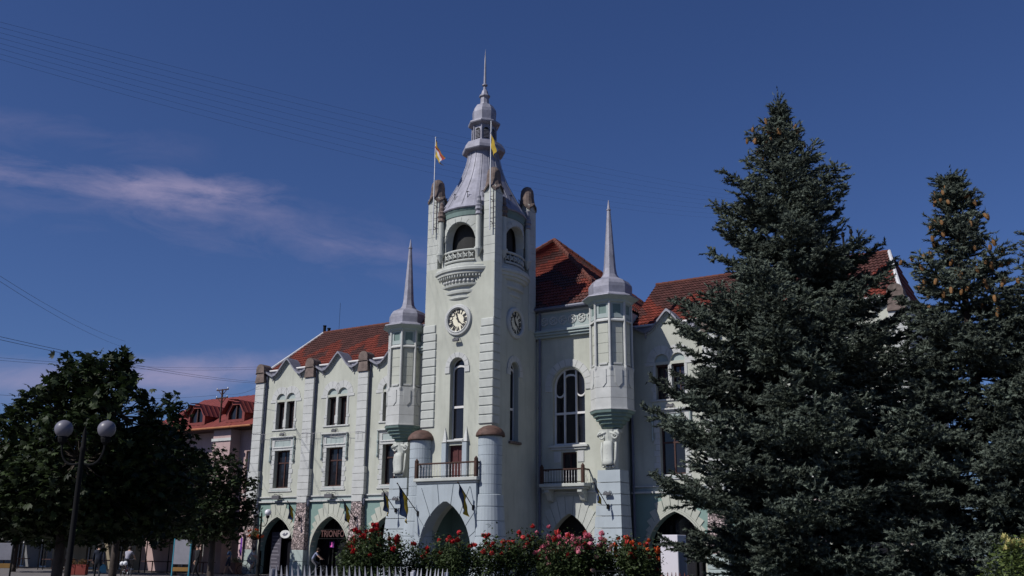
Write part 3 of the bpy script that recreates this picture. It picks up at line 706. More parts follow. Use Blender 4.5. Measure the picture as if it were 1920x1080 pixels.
MB().lathe([(2.30, 19.62), (2.42, 19.66), (2.44, 19.9), (2.5, 20.0), (2.5, 20.1), (2.2, 20.1)], 64, (0, TCY, 0)).build('belfry_cornice', CORB, dr)
# balustrades in the openings, corbelled cornice, colonnettes
rosette = MB()
for q in range(4):
    a = PI/4+q*PI/2; rosette.tube([(0, 0, 0), (.075*math.cos(a), 0, .075*math.sin(a)), (.15*math.cos(a), 0, .15*math.sin(a)*1.25)], [.03, .055, .02], 6)
rosette.tube([(-.15, 0, -.23), (-.15, 0, .23)], .03, 6); rosette = rosette.mesh('baluster', TOWERW, True)
arcm = MB()
for q in range(4):
    base_a = -PI/2+q*PI/2
    g = MB(); span = math.asin(.98/2.38)
    ar = [(2.40*math.cos(base_a-span+2*span*i/12), TCY+2.40*math.sin(base_a-span+2*span*i/12)) for i in range(13)]
    g.tube([(x, y, 17.62) for x, y in ar], .075, 8); g.tube([(x, y, 17.05) for x, y in ar], .07, 8)
    bo = g.build('balustrade', TOWERW, dr)
    for i in range(6):
        a = base_a-span+2*span*(i+.5)/6
        o = link('baluster', rosette, bo, (2.40*math.cos(a), TCY+2.40*math.sin(a), 17.33), a+PI/2)
    # archivolt stones round the opening
    for k in range(9):
        t0, t1 = PI*k/9+.01, PI*(k+1)/9-.01; pts = []
        for t in (t0, (t0+t1)/2, t1): pts.append((.99*math.cos(t), 18.32+.99*math.sin(t)))
        for t in (t1, (t0+t1)/2, t0): pts.append((1.28*math.cos(t), 18.32+1.24*math.sin(t)))
        v = []
        for rr_ in (2.36, 2.43):
            for x, z in pts:
                a = base_a+math.asin(max(-1, min(1, x/2.38))); v.append((rr_*math.cos(a), TCY+rr_*math.sin(a), z))
        MB().add(v, [(0, 1, 4, 5), (1, 2, 3, 4), (6, 11, 10, 7), (7, 10, 9, 8)]+[(i, (i+1) % 6, (i+1) % 6+6, i+6) for i in range(6)]).build('voussoir', TOWERW, dr)
    for sx in (-1, 1):
        # colonnette between drum and pier
        loc = Vector((math.cos(base_a), math.sin(base_a), 0))*2.27+Vector((-math.sin(base_a), math.cos(base_a), 0))*(sx*1.27)
        cx_, cy_ = loc.x, TCY+loc.y
        co = MB().lathe([(.0, 17.1), (.05, 17.16), (.2, 17.5), (.235, 17.56), (.235, 17.66), (.16, 17.68), (.15, 19.5), (.17, 19.52)], 12, (cx_, cy_, 0)).build('colonnette', TOWERW, dr)
        MB().lathe([(.16, 19.52), (.22, 19.58), (.17, 19.75), (.24, 19.86), (.2, 20.0), (.22, 20.1), (.12, 20.2), (.15, 20.35), (.1, 20.5), (.12, 20.62), (.05, 20.72), (0, 20.75)], 9, (cx_, cy_, 0)).build('statuette', ZINCD if sx > 0 else CAPST, co)
ring = MB().lathe([(2.05, 14.86), (2.26, 14.92), (2.30, 14.98), (2.24, 15.02), (2.24, 15.18), (2.34, 15.24), (2.36, 15.36), (2.28, 15.40), (2.28, 15.56), (2.44, 15.62), (2.47, 15.72), (2.40, 15.76), (2.40, 16.02), (2.54, 16.08), (2.56, 16.2), (2.66, 16.24), (2.68, 16.38), (2.76, 16.42), (2.78, 16.55), (2.70, 16.62), (2.70, 16.70), (2.40, 16.76)], 96, (0, TCY, 0)).build('corbel_rings', TOWERW, T)
dn = MB().bbox(-.035, .035, -.06, .06, -.06, .06, .01).mesh('dentil', TOWERW)
bl_ = MB().ball((0, 0, 0), .1, 8, 5).mesh('corbel_boss', WHITE, True)
for q in range(4):
    if q == 1: continue
    base_a = -PI/2+q*PI/2
    for i in range(-8, 9):
        a = base_a+i*.068; link('dentil', dn, ring, (2.58*math.cos(a), TCY+2.58*math.sin(a), 16.13), a+PI/2)
    for i in range(-4, 5):
        a = base_a+i*.098; link('corbel_boss', bl_, ring, (2.44*math.cos(a), TCY+2.44*math.sin(a), 15.88))
# tall windows of the tower
def tall_window(ax):
    f = MB(); hw = .46 if ax == 'f' else .42; sp = 11.2 if ax == 'f' else 11.15
    if ax == 'f': u0, y0, y1, axis = 0, TWF+.3, TWF+.38, 'y'
    else: u0, y0, y1, axis = TCY, TWX-.38, TWX-.3, 'x'
    out = opening(arc_round(hw, sp, 14), 7.3, u0); inn = opening(arc_round(hw-.06, sp, 14), 7.38, u0)
    f.prism(out, y0, y1, axis, holes=[inn])
    f.prism(rect(u0-hw+.06, u0+hw-.06, 8.98, 9.1), y0-.03, y1+.03, axis)
    a_in = [(u0+x, z) for x, z in arc_round(hw-.06, 10.98, 10, .55)]; a_out = [(u0+x, z) for x, z in arc_round(hw-.06, 11.08, 10, .55)]
    f.prism(band(a_in, a_out), y0-.03, y1+.03, axis)
    w = f.build('window', MULL, T)
    ym = (y0+y1)/2; MB().prism(opening(arc_round(hw-.03, sp, 14), 7.33, u0), ym-.005, ym+.005, axis).build('pane', GLASS, w)
    if ax == 'f': fy0, fy1 = TWF-.05, TWF+.05
    else: fy0, fy1 = TWX-.05, TWX+.05
    n = 7
    for i in range(n):
        t0, t1 = PI*i/n+.012, PI*(i+1)/n-.012; ri, ro = hw+.03, .76
        pts = [(u0+ri*math.cos(t0+(t1-t0)*j/2), sp+ri*math.sin(t0+(t1-t0)*j/2)) for j in range(3)]+[(u0+ro*math.cos(t1+(t0-t1)*j/2), sp+ro*math.sin(t1+(t0-t1)*j/2)) for j in range(3)]
        MB().prism(pts, fy0, fy1, axis).build('voussoir', WHITE, w)
    for q in (-1, 1):
        MB().prism(rect(u0+min(q*(hw+.03), q*.80), u0+max(q*(hw+.03), q*.80), sp-.34, sp-.012), fy0, fy1, axis).build('label_stop', WHITE, w)
    if ax == 'f': MB().bbox(-.5, .5, TWF-.14, TWF+.3, 7.17, 7.28, .02).build('sill', WHITE, w)
    else: MB().bbox(TWX-.3, TWX+.16, TCY-.55, TCY+.55, 7.14, 7.28, .02).build('sill', CAPST, w)
tall_window('f'); tall_window('r')
# door behind the front balcony with pointed posts
d = MB().prism(rect(-.46, .46, 5.27, 7.0), TWF+.2, TWF+.28, holes=[rect(-.38, -.04, 5.4, 6.1), rect(.04, .38, 5.4, 6.1), rect(-.38, -.04, 6.2, 6.9), rect(.04, .38, 6.2, 6.9)]).build('tower_door', DOOR, T)
MB().box(-.4, .4, TWF+.23, TWF+.24, 5.35, 6.93).build('door_panel', DOOR, d)
for s in (-1, 1):
    MB().bbox(s*.66-.15, s*.66+.15, TWF-.16, TWF+.05, 5.27, 7.15, .02).build('jamb', BLUEW, d)
    xx = s*.66
    MB().add([(xx-.19, TWF-.2, 7.16), (xx+.19, TWF-.2, 7.16), (xx+.19, TWF+.05, 7.16), (xx-.19, TWF+.05, 7.16), (xx-.19, TWF-.0, 7.22), (xx+.03*s, TWF-.02, 7.98), (xx+.19, TWF-.0, 7.22)], [(0, 3, 2, 1), (0, 1, 6, 5, 4), (1, 2, 6), (3, 0, 4), (2, 3, 4, 5, 6)]).build('pinnacle', WHITE, d)
# clocks
def clock(ax):
    if ax == 'f': M = Matrix.Translation((0, TWF, 13.74))
    elif ax == 'r': M = Matrix.Translation((TWX, TCY, 13.74))@Matrix.Rotation(PI/2, 4, 'Z')
    else: M = Matrix.Translation((-TWX, TCY, 13.74))@Matrix.Rotation(-PI/2, 4, 'Z')
    def lay(m): return m.xf(M)
    n = 40
    prof = [(.64, -.02), (.64, -.12), (.70, -.17), (.76, -.13), (.78, -.14), (.84, -.13), (.88, -.07), (.88, .03)]
    vs = [(r*math.cos(2*PI*i/n), y, r*math.sin(2*PI*i/n)) for r, y in prof for i in range(n)]
    fs = [(j*n+i, j*n+(i+1) % n, (j+1)*n+(i+1) % n, (j+1)*n+i) for j in range(len(prof)-1) for i in range(n)]
    c = lay(MB().add(vs, fs)).build('clock', WHITE, T)
    lay(MB().add([(.65*math.cos(2*PI*i/n), -.02, .65*math.sin(2*PI*i/n)) for i in range(n)]+[(.65*math.cos(2*PI*i/n), .02, .65*math.sin(2*PI*i/n)) for i in range(n)], [tuple(range(n))]+[(i, (i+1) % n, (i+1) % n+n, i+n) for i in range(n)])).build('dial', DIAL, c)
    for h, t in enumerate(('XII', 'I', 'II', 'III', 'IV', 'V', 'VI', 'VII', 'VIII', 'IX', 'X', 'XI')):
        me = NUMER.get(t)
        if me is None: me = NUMER[t] = text_mesh(t, .26, NUM, .006, .010)
        o = link('numeral', me, c)
        a = -h*PI/6
        wd = max(v.co.x for v in me.vertices)-min(v.co.x for v in me.vertices)
        o.matrix_local = M@Matrix.Rotation(-a, 4, 'Y')@Matrix.Translation((0, -.03, .485))@Matrix.Rotation(PI/2, 4, 'X')@Matrix.Diagonal((min(1.3, .22/wd), 1.45, 1, 1))
    def hand(ang, L, wd, y):
        m = MB().prism([(-wd*.6, -.14), (wd*.6, -.14), (wd, 0), (wd*.7, L*.7), (wd*1.5, L*.74), (0, L), (-wd*1.5, L*.74), (-wd*.7, L*.7), (-wd, 0)], y-.008, y+.008)
        m.xf(Matrix.Rotation(ang, 4, 'Y')); lay(m).build('clock_hand', NUM, c)
    hand(math.radians(341), .42, .045, -.05); hand(math.radians(133), .58, .034, -.07)
NUMER = {}
clock('f'); clock('r')
# corner bartizans beside the porch
for s in (-1, 1):
    c = (s*2.2, -6.45, 0)
    core = MB().lathe([(.60, 4.3), (.60, 7.35)], 28, c).build('bartizan', BLUEW, TH, True)
    for k in range(6):
        z0 = 4.42+k*.485
        MB().lathe([(.60, z0+.0), (.625, z0+.012), (.625, z0+.472), (.60, z0+.484)], 28, c).build('stone_course', BLUEW, core)
    zz = [-.2, .7, 1.55, 2.35, 3.1, 3.8, 4.41]
    for k in range(6):
        z0, z1 = zz[k], zz[k+1]; r = lambda z: 1.02-.32*max(z, 0)/4.4
        MB().lathe([(r(z0)-.04, z0), (r(z0), z0+.03), (r(z1), z1-.03), (r(z1)-.04, z1)], 28, c).build('stone_course', BLUEW, core)
    MB().lathe([(.62, 7.36), (.76, 7.33), (.765, 7.38), (.73, 7.52), (.60, 7.70), (.40, 7.83), (.18, 7.90), (0, 7.915)], 28, c).build('dome_cap', COPPER, core, True)

# ---- zinc spire of the clock tower
def octl(prof, n=8, rot=PI/8): return MB().lathe(prof, n, (0, TCY, 0), rot)
sp = octl([(2.56, 20.06), (2.60, 20.12), (2.50, 20.28), (2.16, 20.9), (1.78, 21.6), (1.46, 22.2), (1.24, 22.75), (1.08, 23.25), (.97, 23.7), (.92, 24.1), (.92, 24.2)], 32).build('spire', ZINC, TH)
sp['label'] = 'flared zinc spire over the clock tower'
# standing seams
for i in range(32):
    a = 2*PI*(i+.5)/32+PI/8
    if i % 2: continue
    pr = [(2.52, 20.28), (2.18, 20.9), (1.80, 21.6), (1.48, 22.2), (1.26, 22.75), (1.10, 23.25), (.99, 23.7), (.94, 24.15)]
    MB().tube([(r*math.cos(a), TCY+r*math.sin(a), z+.005) for r, z in pr], .012, 4).build('seam', ZINCD, sp)
hookm = MB().tube([(0, 0, -.02), (0, 0, .34)], .018, 5).tube([(-.1, 0, .3), (0, 0, .36), (.1, 0, .3)], .018, 5).mesh('snow_hook', IRON)
for i in range(16):
    a = 2*PI*(i+.5)/16; r = 2.24; link('snow_hook', hookm, sp, (r*math.cos(a), TCY+r*math.sin(a), 20.76), a+PI/2)
octl([(.90, 24.12), (1.26, 24.22), (1.30, 24.28), (1.28, 24.46), (1.08, 24.78), (.80, 24.86), (.78, 24.9)]).build('lantern_skirt', ZINC, sp)
ln = octl([(.70, 24.88), (.70, 25.95)]).build('lantern', ZINC, sp)
for i in range(8):
    a = PI/8+2*PI*(i+.5)/8; ap = .70*math.cos(PI/8)
    R_ = Matrix.Translation((0, TCY, 0))@Matrix.Rotation(a+PI/2, 4, 'Z')@Matrix.Translation((0, -ap, 0))
    m = MB().prism(opening(arc_round(.16, 25.55, 8), 25.02), -.012, .02).xf(R_); m.build('louvre_opening', DARKIN, ln)
    for k in range(6): MB().box(-.155, .155, -.05, -.013, 25.06+k*.085, 25.085+k*.085).xf(R_).build('louvre_slat', ZINCD, ln)
    a2 = PI/8+2*PI*i/8
    MB().lathe([(.075, 24.9), (.06, 24.96), (.05, 25.85), (.08, 25.95)], 8, (.71*math.cos(a2), TCY+.71*math.sin(a2), 0)).build('lantern_post', ZINC, ln)
octl([(.72, 25.9), (.95, 26.0), (.98, 26.06), (.97, 26.14), (.72, 26.24), (.70, 26.3), (.73, 26.8), (.70, 27.0), (.52, 27.3), (.3, 27.4), (.29, 27.45)]).build('spire_cap', ZINC, sp)
octl([(.29, 27.42), (.27, 27.5), (.25, 27.85), (.34, 27.93), (.34, 28.0), (.23, 28.08), (.18, 28.3), (.10, 28.42), (.08, 28.62), (.17, 28.68), (.17, 28.74), (.08, 28.8), (.075, 29.2), (.05, 30.4), (.0, 31.15)]).build('finial', ZINC, sp)

# ---- corner turrets with their buttresses
def turret(s):
    ax, ay = s*7.0, -2.0; c = (ax, ay, 0); ph_ = PI/8
    t = MB().lathe([(1.13, 8.86), (1.13, 11.1), (1.03, 11.14), (1.03, 14.75)], 8, c, ph_).build('corner_turret', TOWERW, TH)
    t['label'] = 'octagonal corner turret on a corbel'
    for k in range(4):
        z0 = 8.88+k*.56
        MB().lathe([(1.13, z0), (1.155, z0+.012), (1.155, z0+.548), (1.13, z0+.56)], 8, c, ph_).build('stone_course', WHITE, t)
    MB().lathe([(.3, 7.85), (.55, 7.98), (.55, 8.10), (.72, 8.14), (.74, 8.28), (.88, 8.32), (.90, 8.46), (1.02, 8.50), (1.04, 8.63), (1.16, 8.68), (1.2, 8.80), (1.2, 8.86)], 8, c, ph_).build('corbel', CORB, t)
    MB().lathe([(1.15, 8.80), (1.23, 8.83), (1.23, 8.885), (1.15, 8.9)], 8, c, ph_).build('corbel_rim', WHITE, t)
    for i in range(8):
        a2 = ph_+2*PI*i/8
        cx_, cy_ = ax+1.1*math.cos(a2), ay+1.1*math.sin(a2)
        MB().lathe([(0, 10.75), (.05, 10.84), (.10, 11.0), (.10, 11.1), (.075, 11.14), (.075, 14.75)], 8, (cx_, cy_, 0)).build('colonnette', WHITE, t)
        a = ph_+2*PI*(i+.5)/8; ap = 1.03*math.cos(PI/8)
        R_ = Matrix.Translation((ax, ay, 0))@Matrix.Rotation(a+PI/2, 4, 'Z')@Matrix.Translation((0, -ap, 0))
        MB().prism([(-.13, 13.55), (-.02, 13.55), (-.0, 13.75), (-.13, 13.62)], -.36, .36, 'x').xf(R_).build('window_sill', WHITE, t)
        MB().prism(rect(-.36, .36, 13.75, 14.66), -.05, .0, holes=[rect(-.22, .22, 13.98, 14.5)]).xf(R_).build('window_surround', PANELMINT, t)
        MB().box(-.22, .22, -.012, .0, 13.98, 14.5).xf(R_).build('blind_window', CORB, t)
        for k in range(4): MB().bbox(-.30, .30, -.022, .01, 11.28+k*.55, 11.815+k*.55, .008).xf(R_).build('stone_block', CREAM, t)
        # hanging tablet below each face
        R2 = Matrix.Translation((ax, ay, 0))@Matrix.Rotation(a+PI/2, 4, 'Z')@Matrix.Translation((0, -1.155*math.cos(PI/8), 0))
        MB().prism([(-.2, 10.95), (.2, 10.95), (.2, 10.22), (.0, 10.0), (-.2, 10.22)], -.04, .0).xf(R2).build('tablet', WHITE, t)
        MB().bbox(-.24, .24, -.08, .0, 11.2, 11.3, .01).xf(R_).build('ledge', WHITE, t)
    MB().lathe([(1.06, 14.55), (1.2, 14.62), (1.24, 14.72), (1.5, 14.86), (1.54, 14.9), (1.5, 14.95)], 8, c, ph_).build('eaves', PANELMINT, t)
    MB().lathe([(1.58, 14.90), (1.55, 14.96), (1.24, 15.08), (1.18, 15.14), (1.2, 15.5), (1.18, 15.68), (1.02, 15.9), (.78, 16.02), (.55, 16.14), (.40, 16.36), (.34, 16.7), (.10, 20.1), (.13, 20.14), (.13, 20.2), (.09, 20.22), (.02, 20.75)], 8, c, ph_).build('turret_spire', ZINC, t)
    # buttress
    bx = s*6.92; zz = [-.2, .75, 1.5, 2.2, 2.85, 3.45, 4.0, 4.55, 5.15, 5.8]
    bt = MB().box(bx-.5, bx+.5, -2.25, -1.3, -.2, 5.75).build('buttress', BLUEW, TH)
    for k in range(9):
        z0, z1 = zz[k], zz[k+1]-.035
        w0, w1 = .64+.30*(1-z0/5.8)**1.3 if z0 > 0 else .94, .64+.30*(1-z1/5.8)**1.3
        f0, f1 = -2.42-.45*(1-max(z0, 0)/5.8)**1.3, -2.42-.45*(1-z1/5.8)**1.3
        MB().add([(bx-w0, f0, z0), (bx+w0, f0, z0), (bx+w0, -1.4, z0), (bx-w0, -1.4, z0), (bx-w1, f1, z1), (bx+w1, f1, z1), (bx+w1, -1.4, z1), (bx-w1, -1.4, z1)], [(0, 3, 2, 1), (4, 5, 6, 7), (0, 1, 5, 4), (1, 2, 6, 5), (2, 3, 7, 6), (3, 0, 4, 7)]).build('stone_course', BLUEW, bt)
    # carved console between buttress and turret
    ax = s*6.92; DY = .52; cs = MB().lathe([(.36, 5.8), (.34, 6.3), (.38, 7.2), (.46, 7.5), (.52, 7.86)], 12, (ax, -2.0, 0)).build('carved_console', TOWERW, TH)
    for sx in (-1, 1):
        sc_ = []
        for i in range(30):
            th = 2*PI*1.6*i/29; r = .22*(1-i/34)
            sc_.append((ax+sx*(.40+r*math.cos(th)), -2.98+DY+.075, 7.52+r*math.sin(th)))
        MB().tube([(ax+sx*.1, -2.95+DY, 7.72)]+sc_, [.07]+[.07*(1-i/60) for i in range(30)], 7).build('volute', TOWERW, cs, True)
        MB().tube([(ax+sx*.40, -2.86+DY, 7.2), (ax+sx*.41, -2.9+DY, 6.7), (ax+sx*.38, -2.9+DY, 6.3), (ax+sx*.32, -2.92+DY, 5.95)], [.05, .08, .06, .08], 7).build('garland', TOWERW, cs, True)
    MB().bbox(ax-.56, ax+.56, -2.9+DY, -1.85, 7.68, 7.88, .03).build('abacus', TOWERW, cs)
    n = 10; vs = []; fs = []
    for i in range(n+1):
        u = -1+2*i/n
        for j, (z, k) in enumerate(((7.25, .75), (7.0, .95), (6.6, 1.), (6.25, .95), (6.08, 1.12), (6.0, .6))):
            vs.append((ax+u*.28*k, -2.98+DY-.15*math.sqrt(max(0, 1-u*u*.8))-(.08 if j == 4 else 0), z))
    for i in range(n):
        for j in range(5): fs.append((i*6+j, (i+1)*6+j, (i+1)*6+j+1, i*6+j+1))
    m = MB().add(vs, fs); m2 = len(m.v)
    MB().add(vs+[(x, -2.75+DY, z) for x, y, z in vs], fs+[tuple(q+m2 for q in f) for f in fs]+[(j, j+1, j+1+m2, j+m2) for j in range(5)]+[(n*6+j, n*6+j+1, n*6+j+1+m2, n*6+j+m2) for j in range(5)]+[(i*6, (i+1)*6, (i+1)*6+m2, i*6+m2) for i in range(n)]).build('cartouche', TOWERW, cs, True)
    rr = random.Random(3)
    for k in range(9): MB().ball((ax+(0, .11, -.11)[k % 3], -3.07+DY+(.03 if k % 3 else 0), 6.36+.24*(k//3)+(0, .1, .1)[k % 3]), .075, 8, 6).build('carved_leaf', TOWERW, cs, True)
    for k in range(4): MB().ball((ax+(-.27+.18*k), -2.95+DY, 5.93), .09, 7, 5, .8).build('carved_leaf', TOWERW, cs, True)
for s in (-1, 1): turret(s)
# drainpipes
for (x, y, z0, z1) in ((2.5, -1.95, 0, 14.85), (-2.5, -1.95, 0, 14.85), (7.25, -.12, 0, 13.4), (-7.25, -.12, 0, 13.4), (-21.85, -.14, 0, 13.6)):
    o = MB().tube([(x, y, z0), (x, y, z1)], .07, 8).build('drainpipe', PIPE, TH)
    for k in range(5): MB().lathe([(.09, 0), (.09, .06)], 8, (x, y, 1.5+k*2.6)).build('pipe_collar', PIPE, o)
for x in (-11.45, -16.2, -20.9, 12.35, 17.1):
    o = MB().tube([(x, -.1, 4.5), (x, -.1, 13.5)], .05, 7).build('drainpipe', PIPE, TH)
    MB().lathe([(.06, 4.35), (.12, 4.5), (.12, 4.75), (.06, 4.8)], 8, (x, -.16, 0)).build('pipe_collar', PIPE, o)
# roof fittings
for x, y, z, h in ((-20.35, RY, RZ, .55), (-19.9, RY, RZ, .3)): MB().lathe([(.11, z), (.11, z+h), (.14, z+h), (.14, z+h+.06)], 8, (x, y, 0)).build('roof_vent', IRON, TH)
# ------------------------------------------------------------------ ground
def paving():
    m = bpy.data.materials.new('grey_pavers'); m.use_nodes = True; t = m.node_tree; b = t.nodes['Principled BSDF']; L = t.links.new
    g = t.nodes.new('ShaderNodeNewGeometry'); br = t.nodes.new('ShaderNodeTexBrick'); L(g.outputs['Position'], br.inputs['Vector'])
    br.inputs['Scale'].default_value = 1.; br.inputs['Brick Width'].default_value = .4; br.inputs['Row Height'].default_value = .2; br.inputs['Mortar Size'].default_value = .008
    br.inputs['Color1'].default_value = (.11, .10, .098, 1); br.inputs['Color2'].default_value = (.15, .135, .13, 1); br.inputs['Mortar'].default_value = (.06, .055, .055, 1)
    nz = t.nodes.new('ShaderNodeTexNoise'); nz.inputs['Scale'].default_value = .35; nz.inputs['Detail'].default_value = 5; L(g.outputs['Position'], nz.inputs['Vector'])
    mx = t.nodes.new('ShaderNodeMix'); mx.data_type = 'RGBA'; mx.blend_type = 'MULTIPLY'; mx.inputs[0].default_value = .5; L(br.outputs['Color'], mx.inputs[6]); L(nz.outputs['Color'], mx.inputs[7])
    L(br.outputs['Color'], b.inputs['Base Color']); b.inputs['Roughness'].default_value = .85
    bp = t.nodes.new('ShaderNodeBump'); bp.inputs['Strength'].default_value = .4; bp.inputs['Distance'].default_value = .01; L(br.outputs['Fac'], bp.inputs['Height']); bp.invert = True; L(bp.outputs[0], b.inputs['Normal'])
    return m
tag(MB().add([(-600, -300, 0), (600, -300, 0), (600, 600, 0), (-600, 600, 0)], [(0, 1, 2, 3)]).build('ground', paving()), kind='structure')
# lawn under the spruces and round the rose bed
LAWN = mat('dry_lawn', (.045, .065, .022), noise=.4, nscale=2.5, rough=.95, bump=.5, bscale=40)
tag(MB().add([(9, -33, .004), (60, -33, .004), (60, -12, .004), (9, -12, .004)], [(0, 1, 2, 3)]).build('lawn', LAWN), kind='structure')
KERB = mat('concrete_kerb', (.30, .29, .28), noise=.15, nscale=3)
tag(MB().box(8.85, 9.0, -33, -12, -.1, .12).box(9.0, 60, -33.15, -33, -.1, .12).box(9, 60, -12, -11.85, -.1, .12).build('kerb', KERB), kind='structure')

def on_y(px, py, y):
    d = ray(px, py); return CAM+d*((y-CAM[1])/d[1])

# ------------------------------------------------------------------ neighbouring houses
PINK = mat('pink_stucco', (.42, .30, .29), noise=.12, nscale=.8, streaks=.3)
REDM = mat('red_metal_roof', (.18, .035, .028), noise=.18, nscale=2., rough=.6, spec=.4)
GUTO = mat('orange_gutter', (.34, .13, .055), noise=.15, rough=.6)
OCHRE = mat('ochre_stucco', (.25, .21, .15), noise=.15, nscale=.7, streaks=.3)
GREYW = mat('grey_stucco', (.17, .17, .175), noise=.15, nscale=.7, streaks=.3)
WFR = mat('white_shop_frame', (.66, .66, .66), rough=.5)
def ribbed(m, A, B, C_, D, n, r=.035):
    """a sheet with raised ribs running from eave to ridge"""
    A, B, C_, D = map(Vector, (A, B, C_, D)); nr = (B-A).cross(D-A).normalized(); st = len(m.v)
    vs = []; k = 6
    for i in range(n*k+1):
        u = i/(n*k); h = nr*(r*max(0, math.cos(2*PI*(i % k)/k))**2); vs += [A.lerp(B, u)+h, D.lerp(C_, u)+h]
    m.add(vs, [(2*i, 2*i+2, 2*i+3, 2*i+1) for i in range(n*k)])
def house(name, label, x0, x1, y0, y1, h, rh, wm, roofm, wins, doors=(), overhang=.5):
    H = thing(name, label, 'house', ((x0+x1)/2, y0, 0)); ox = (x0+x1)/2
    def L(m): return m.xf(Matrix.Translation((-ox, -y0, 0)))
    holes = [rect(a, b, c, d) for a, b, c, d in wins]+[rect(a, b, 0.001, d) for a, b, d in doors]
    w = L(MB().prism(rect(x0, x1, -.2, h), y0, y0+.4, holes=holes)).build('wall', wm, H)
    L(MB().box(x0, x0+.4, y0+.4, y1, -.2, h).box(x1-.4, x1, y0+.4, y1, -.2, h).box(x0, x1, y1-.4, y1, -.2, h)).build('wall', wm, H)
    for a, b, c, d in wins:
        f = L(MB().prism(rect(a, b, c, d), y0+.2, y0+.28, holes=[rect(a+.08, (a+b)/2-.03, c+.08, d-.08), rect((a+b)/2+.03, b-.08, c+.08, d-.08)])).build('window', WFR, H)
        L(MB().box(a+.05, b-.05, y0+.24, y0+.25, c+.05, d-.05)).build('pane', GLASS, f)
        L(MB().bbox(a-.1, b+.1, y0-.1, y0+.2, c-.12, c-.01, .01)).build('sill', WHITE, f)
    for a, b, d in doors:
        f = L(MB().prism(rect(a, b, .0, d), y0+.15, y0+.25, holes=[rect(a+.1, (a+b)/2-.05, .1, d-.6), rect((a+b)/2+.05, b-.1, .1, d-.6), rect(a+.1, b-.1, d-.5, d-.1)])).build('door', WFR, H)
        L(MB().box(a+.05, b-.05, y0+.2, y0+.21, .05, d-.05)).build('pane', GLASS, f)
    ym = (y0+y1)/2; m = MB(); e = overhang
    ribbed(m, (x0-.1, y0-e, h), (x1+.1, y0-e, h), (x1+.1, ym, h+rh), (x0-.1, ym, h+rh), int((x1-x0)/.5))
    ribbed(m, (x1+.1, y1+e, h), (x0-.1, y1+e, h), (x0-.1, ym, h+rh), (x1+.1, ym, h+rh), int((x1-x0)/.8))
    rf = L(m).build('roof', roofm, H, fix=False)
    L(MB().prism([(y0, h-.15), (y0-e, h-.12), (y0-e, h-.02), (ym, h+rh-.05), (y1+e, h-.02), (y1, h-.15)], x0-.05, x1+.05, 'x')).build('eaves', BROWN, rf)
    L(MB().tube([(x0, y0-e-.05, h-.03), (x1, y0-e-.05, h-.03)], .08, 8)).build('gutter', GUTO, rf)
    return H, L, rf
H, L_, rf = house('pink_house', 'pink stucco house with red metal roof and two dormers beside the town hall', -34, -21.95, 1.0, 10.5, 10.05, 3.4, PINK, REDM,
      [(-33, -31.8, 6, 8), (-30.5, -29.3, 6, 8), (-28, -26.8, 6, 8), (-33, -31.8, 2, 4), (-23.6, -22.7, 5.4, 8.4)], [(-30.3, -28.8, 3.0), (-27.5, -25.5, 3.0)], 1.3)
L_(MB().prism([(-26.1, -.2), (-24.3, -.2), (-24.3, 9.9), (-26.1, 9.9)], .05, 1.0)).build('bay', PINK, H)
L_(MB().box(-26.2, -24.2, -.03, .05, 9.1, 9.3)).build('bay_moulding', WHITE, H)
for xd in (-28.5, -24.35):
    z0 = 10.45; fy = .35
    face = [(-.95, z0), (.95, z0), (.95, z0+.75), (.45, z0+1.45), (-.45, z0+1.45), (-.95, z0+.75)]
    dm = L_(MB().prism([(xd+u, v) for u, v in face], fy, fy+2.8, holes=[[(xd+u, v) for u, v in ((-.7, z0+.2), (.7, z0+.2), (.7, z0+.7), (.35, z0+1.25), (-.35, z0+1.25), (-.7, z0+.7))]])).build('dormer', REDM, rf)
    m = MB()
    ribbed(m, (xd+1.15, fy-.3, z0+.62), (xd+1.15, fy+3.6, z0+.62), (xd+.5, fy+3.6, z0+1.55), (xd+.5, fy-.3, z0+1.55), 9)
    ribbed(m, (xd-1.15, fy+3.6, z0+.62), (xd-1.15, fy-.3, z0+.62), (xd-.5, fy-.3, z0+1.55), (xd-.5, fy+3.6, z0+1.55), 9)
    ribbed(m, (xd+.5, fy-.3, z0+1.55), (xd+.5, fy+3.6, z0+1.55), (xd-.5, fy+3.6, z0+1.62), (xd-.5, fy-.3, z0+1.62), 9)
    L_(m).build('dormer_roof', REDM, rf, fix=False)
    L_(MB().box(xd-.7, xd+.7, fy+.2, fy+.22, z0+.2, z0+1.25)).build('dormer_pane', GLASS, rf)
    L_(MB().box(xd-.05, xd+.05, fy+.08, fy+.19, z0+.2, z0+1.25)).build('dormer_bar', BROWN, rf)
L_(MB().bbox(-22.8, -22.1, 3.5, 4.6, 11.5, 13.3, .03).tube([(-22.8, 4.05, 13.3), (-22.1, 4.05, 13.3)], .45, 10)).build('chimney', REDM, rf)
house('ochre_house', 'ochre stucco shop house with a red metal roof and white doors', -46, -34.2, 1.6, 11, 8.2, 3.2, OCHRE, REDM, [(-45+i*2.4, -43.8+i*2.4, 4.6, 6.6) for i in range(5)], [(-44.8, -43.2, 3.2), (-41.5, -39.5, 3.2), (-37.5, -35.5, 3.2)])
house('grey_house', 'low grey stucco shop house at the far end of the row', -64, -46.2, 2.2, 12, 7.2, 3.0, GREYW, REDM, [(-62+i*2.6, -60.8+i*2.6, 4.2, 6.0) for i in range(6)], [(-61, -59, 3.0), (-56.5, -55.2, 3.2), (-52, -50.8, 3.2), (-48.8, -47.6, 3.2)])
house('red_roofed_house', 'house with a red metal roof behind the spruces', 31, 50, 16, 26, 10.5, 4.2, OCHRE, REDM, [(32+i*3, 33.3+i*3, 6, 8) for i in range(6)], [])
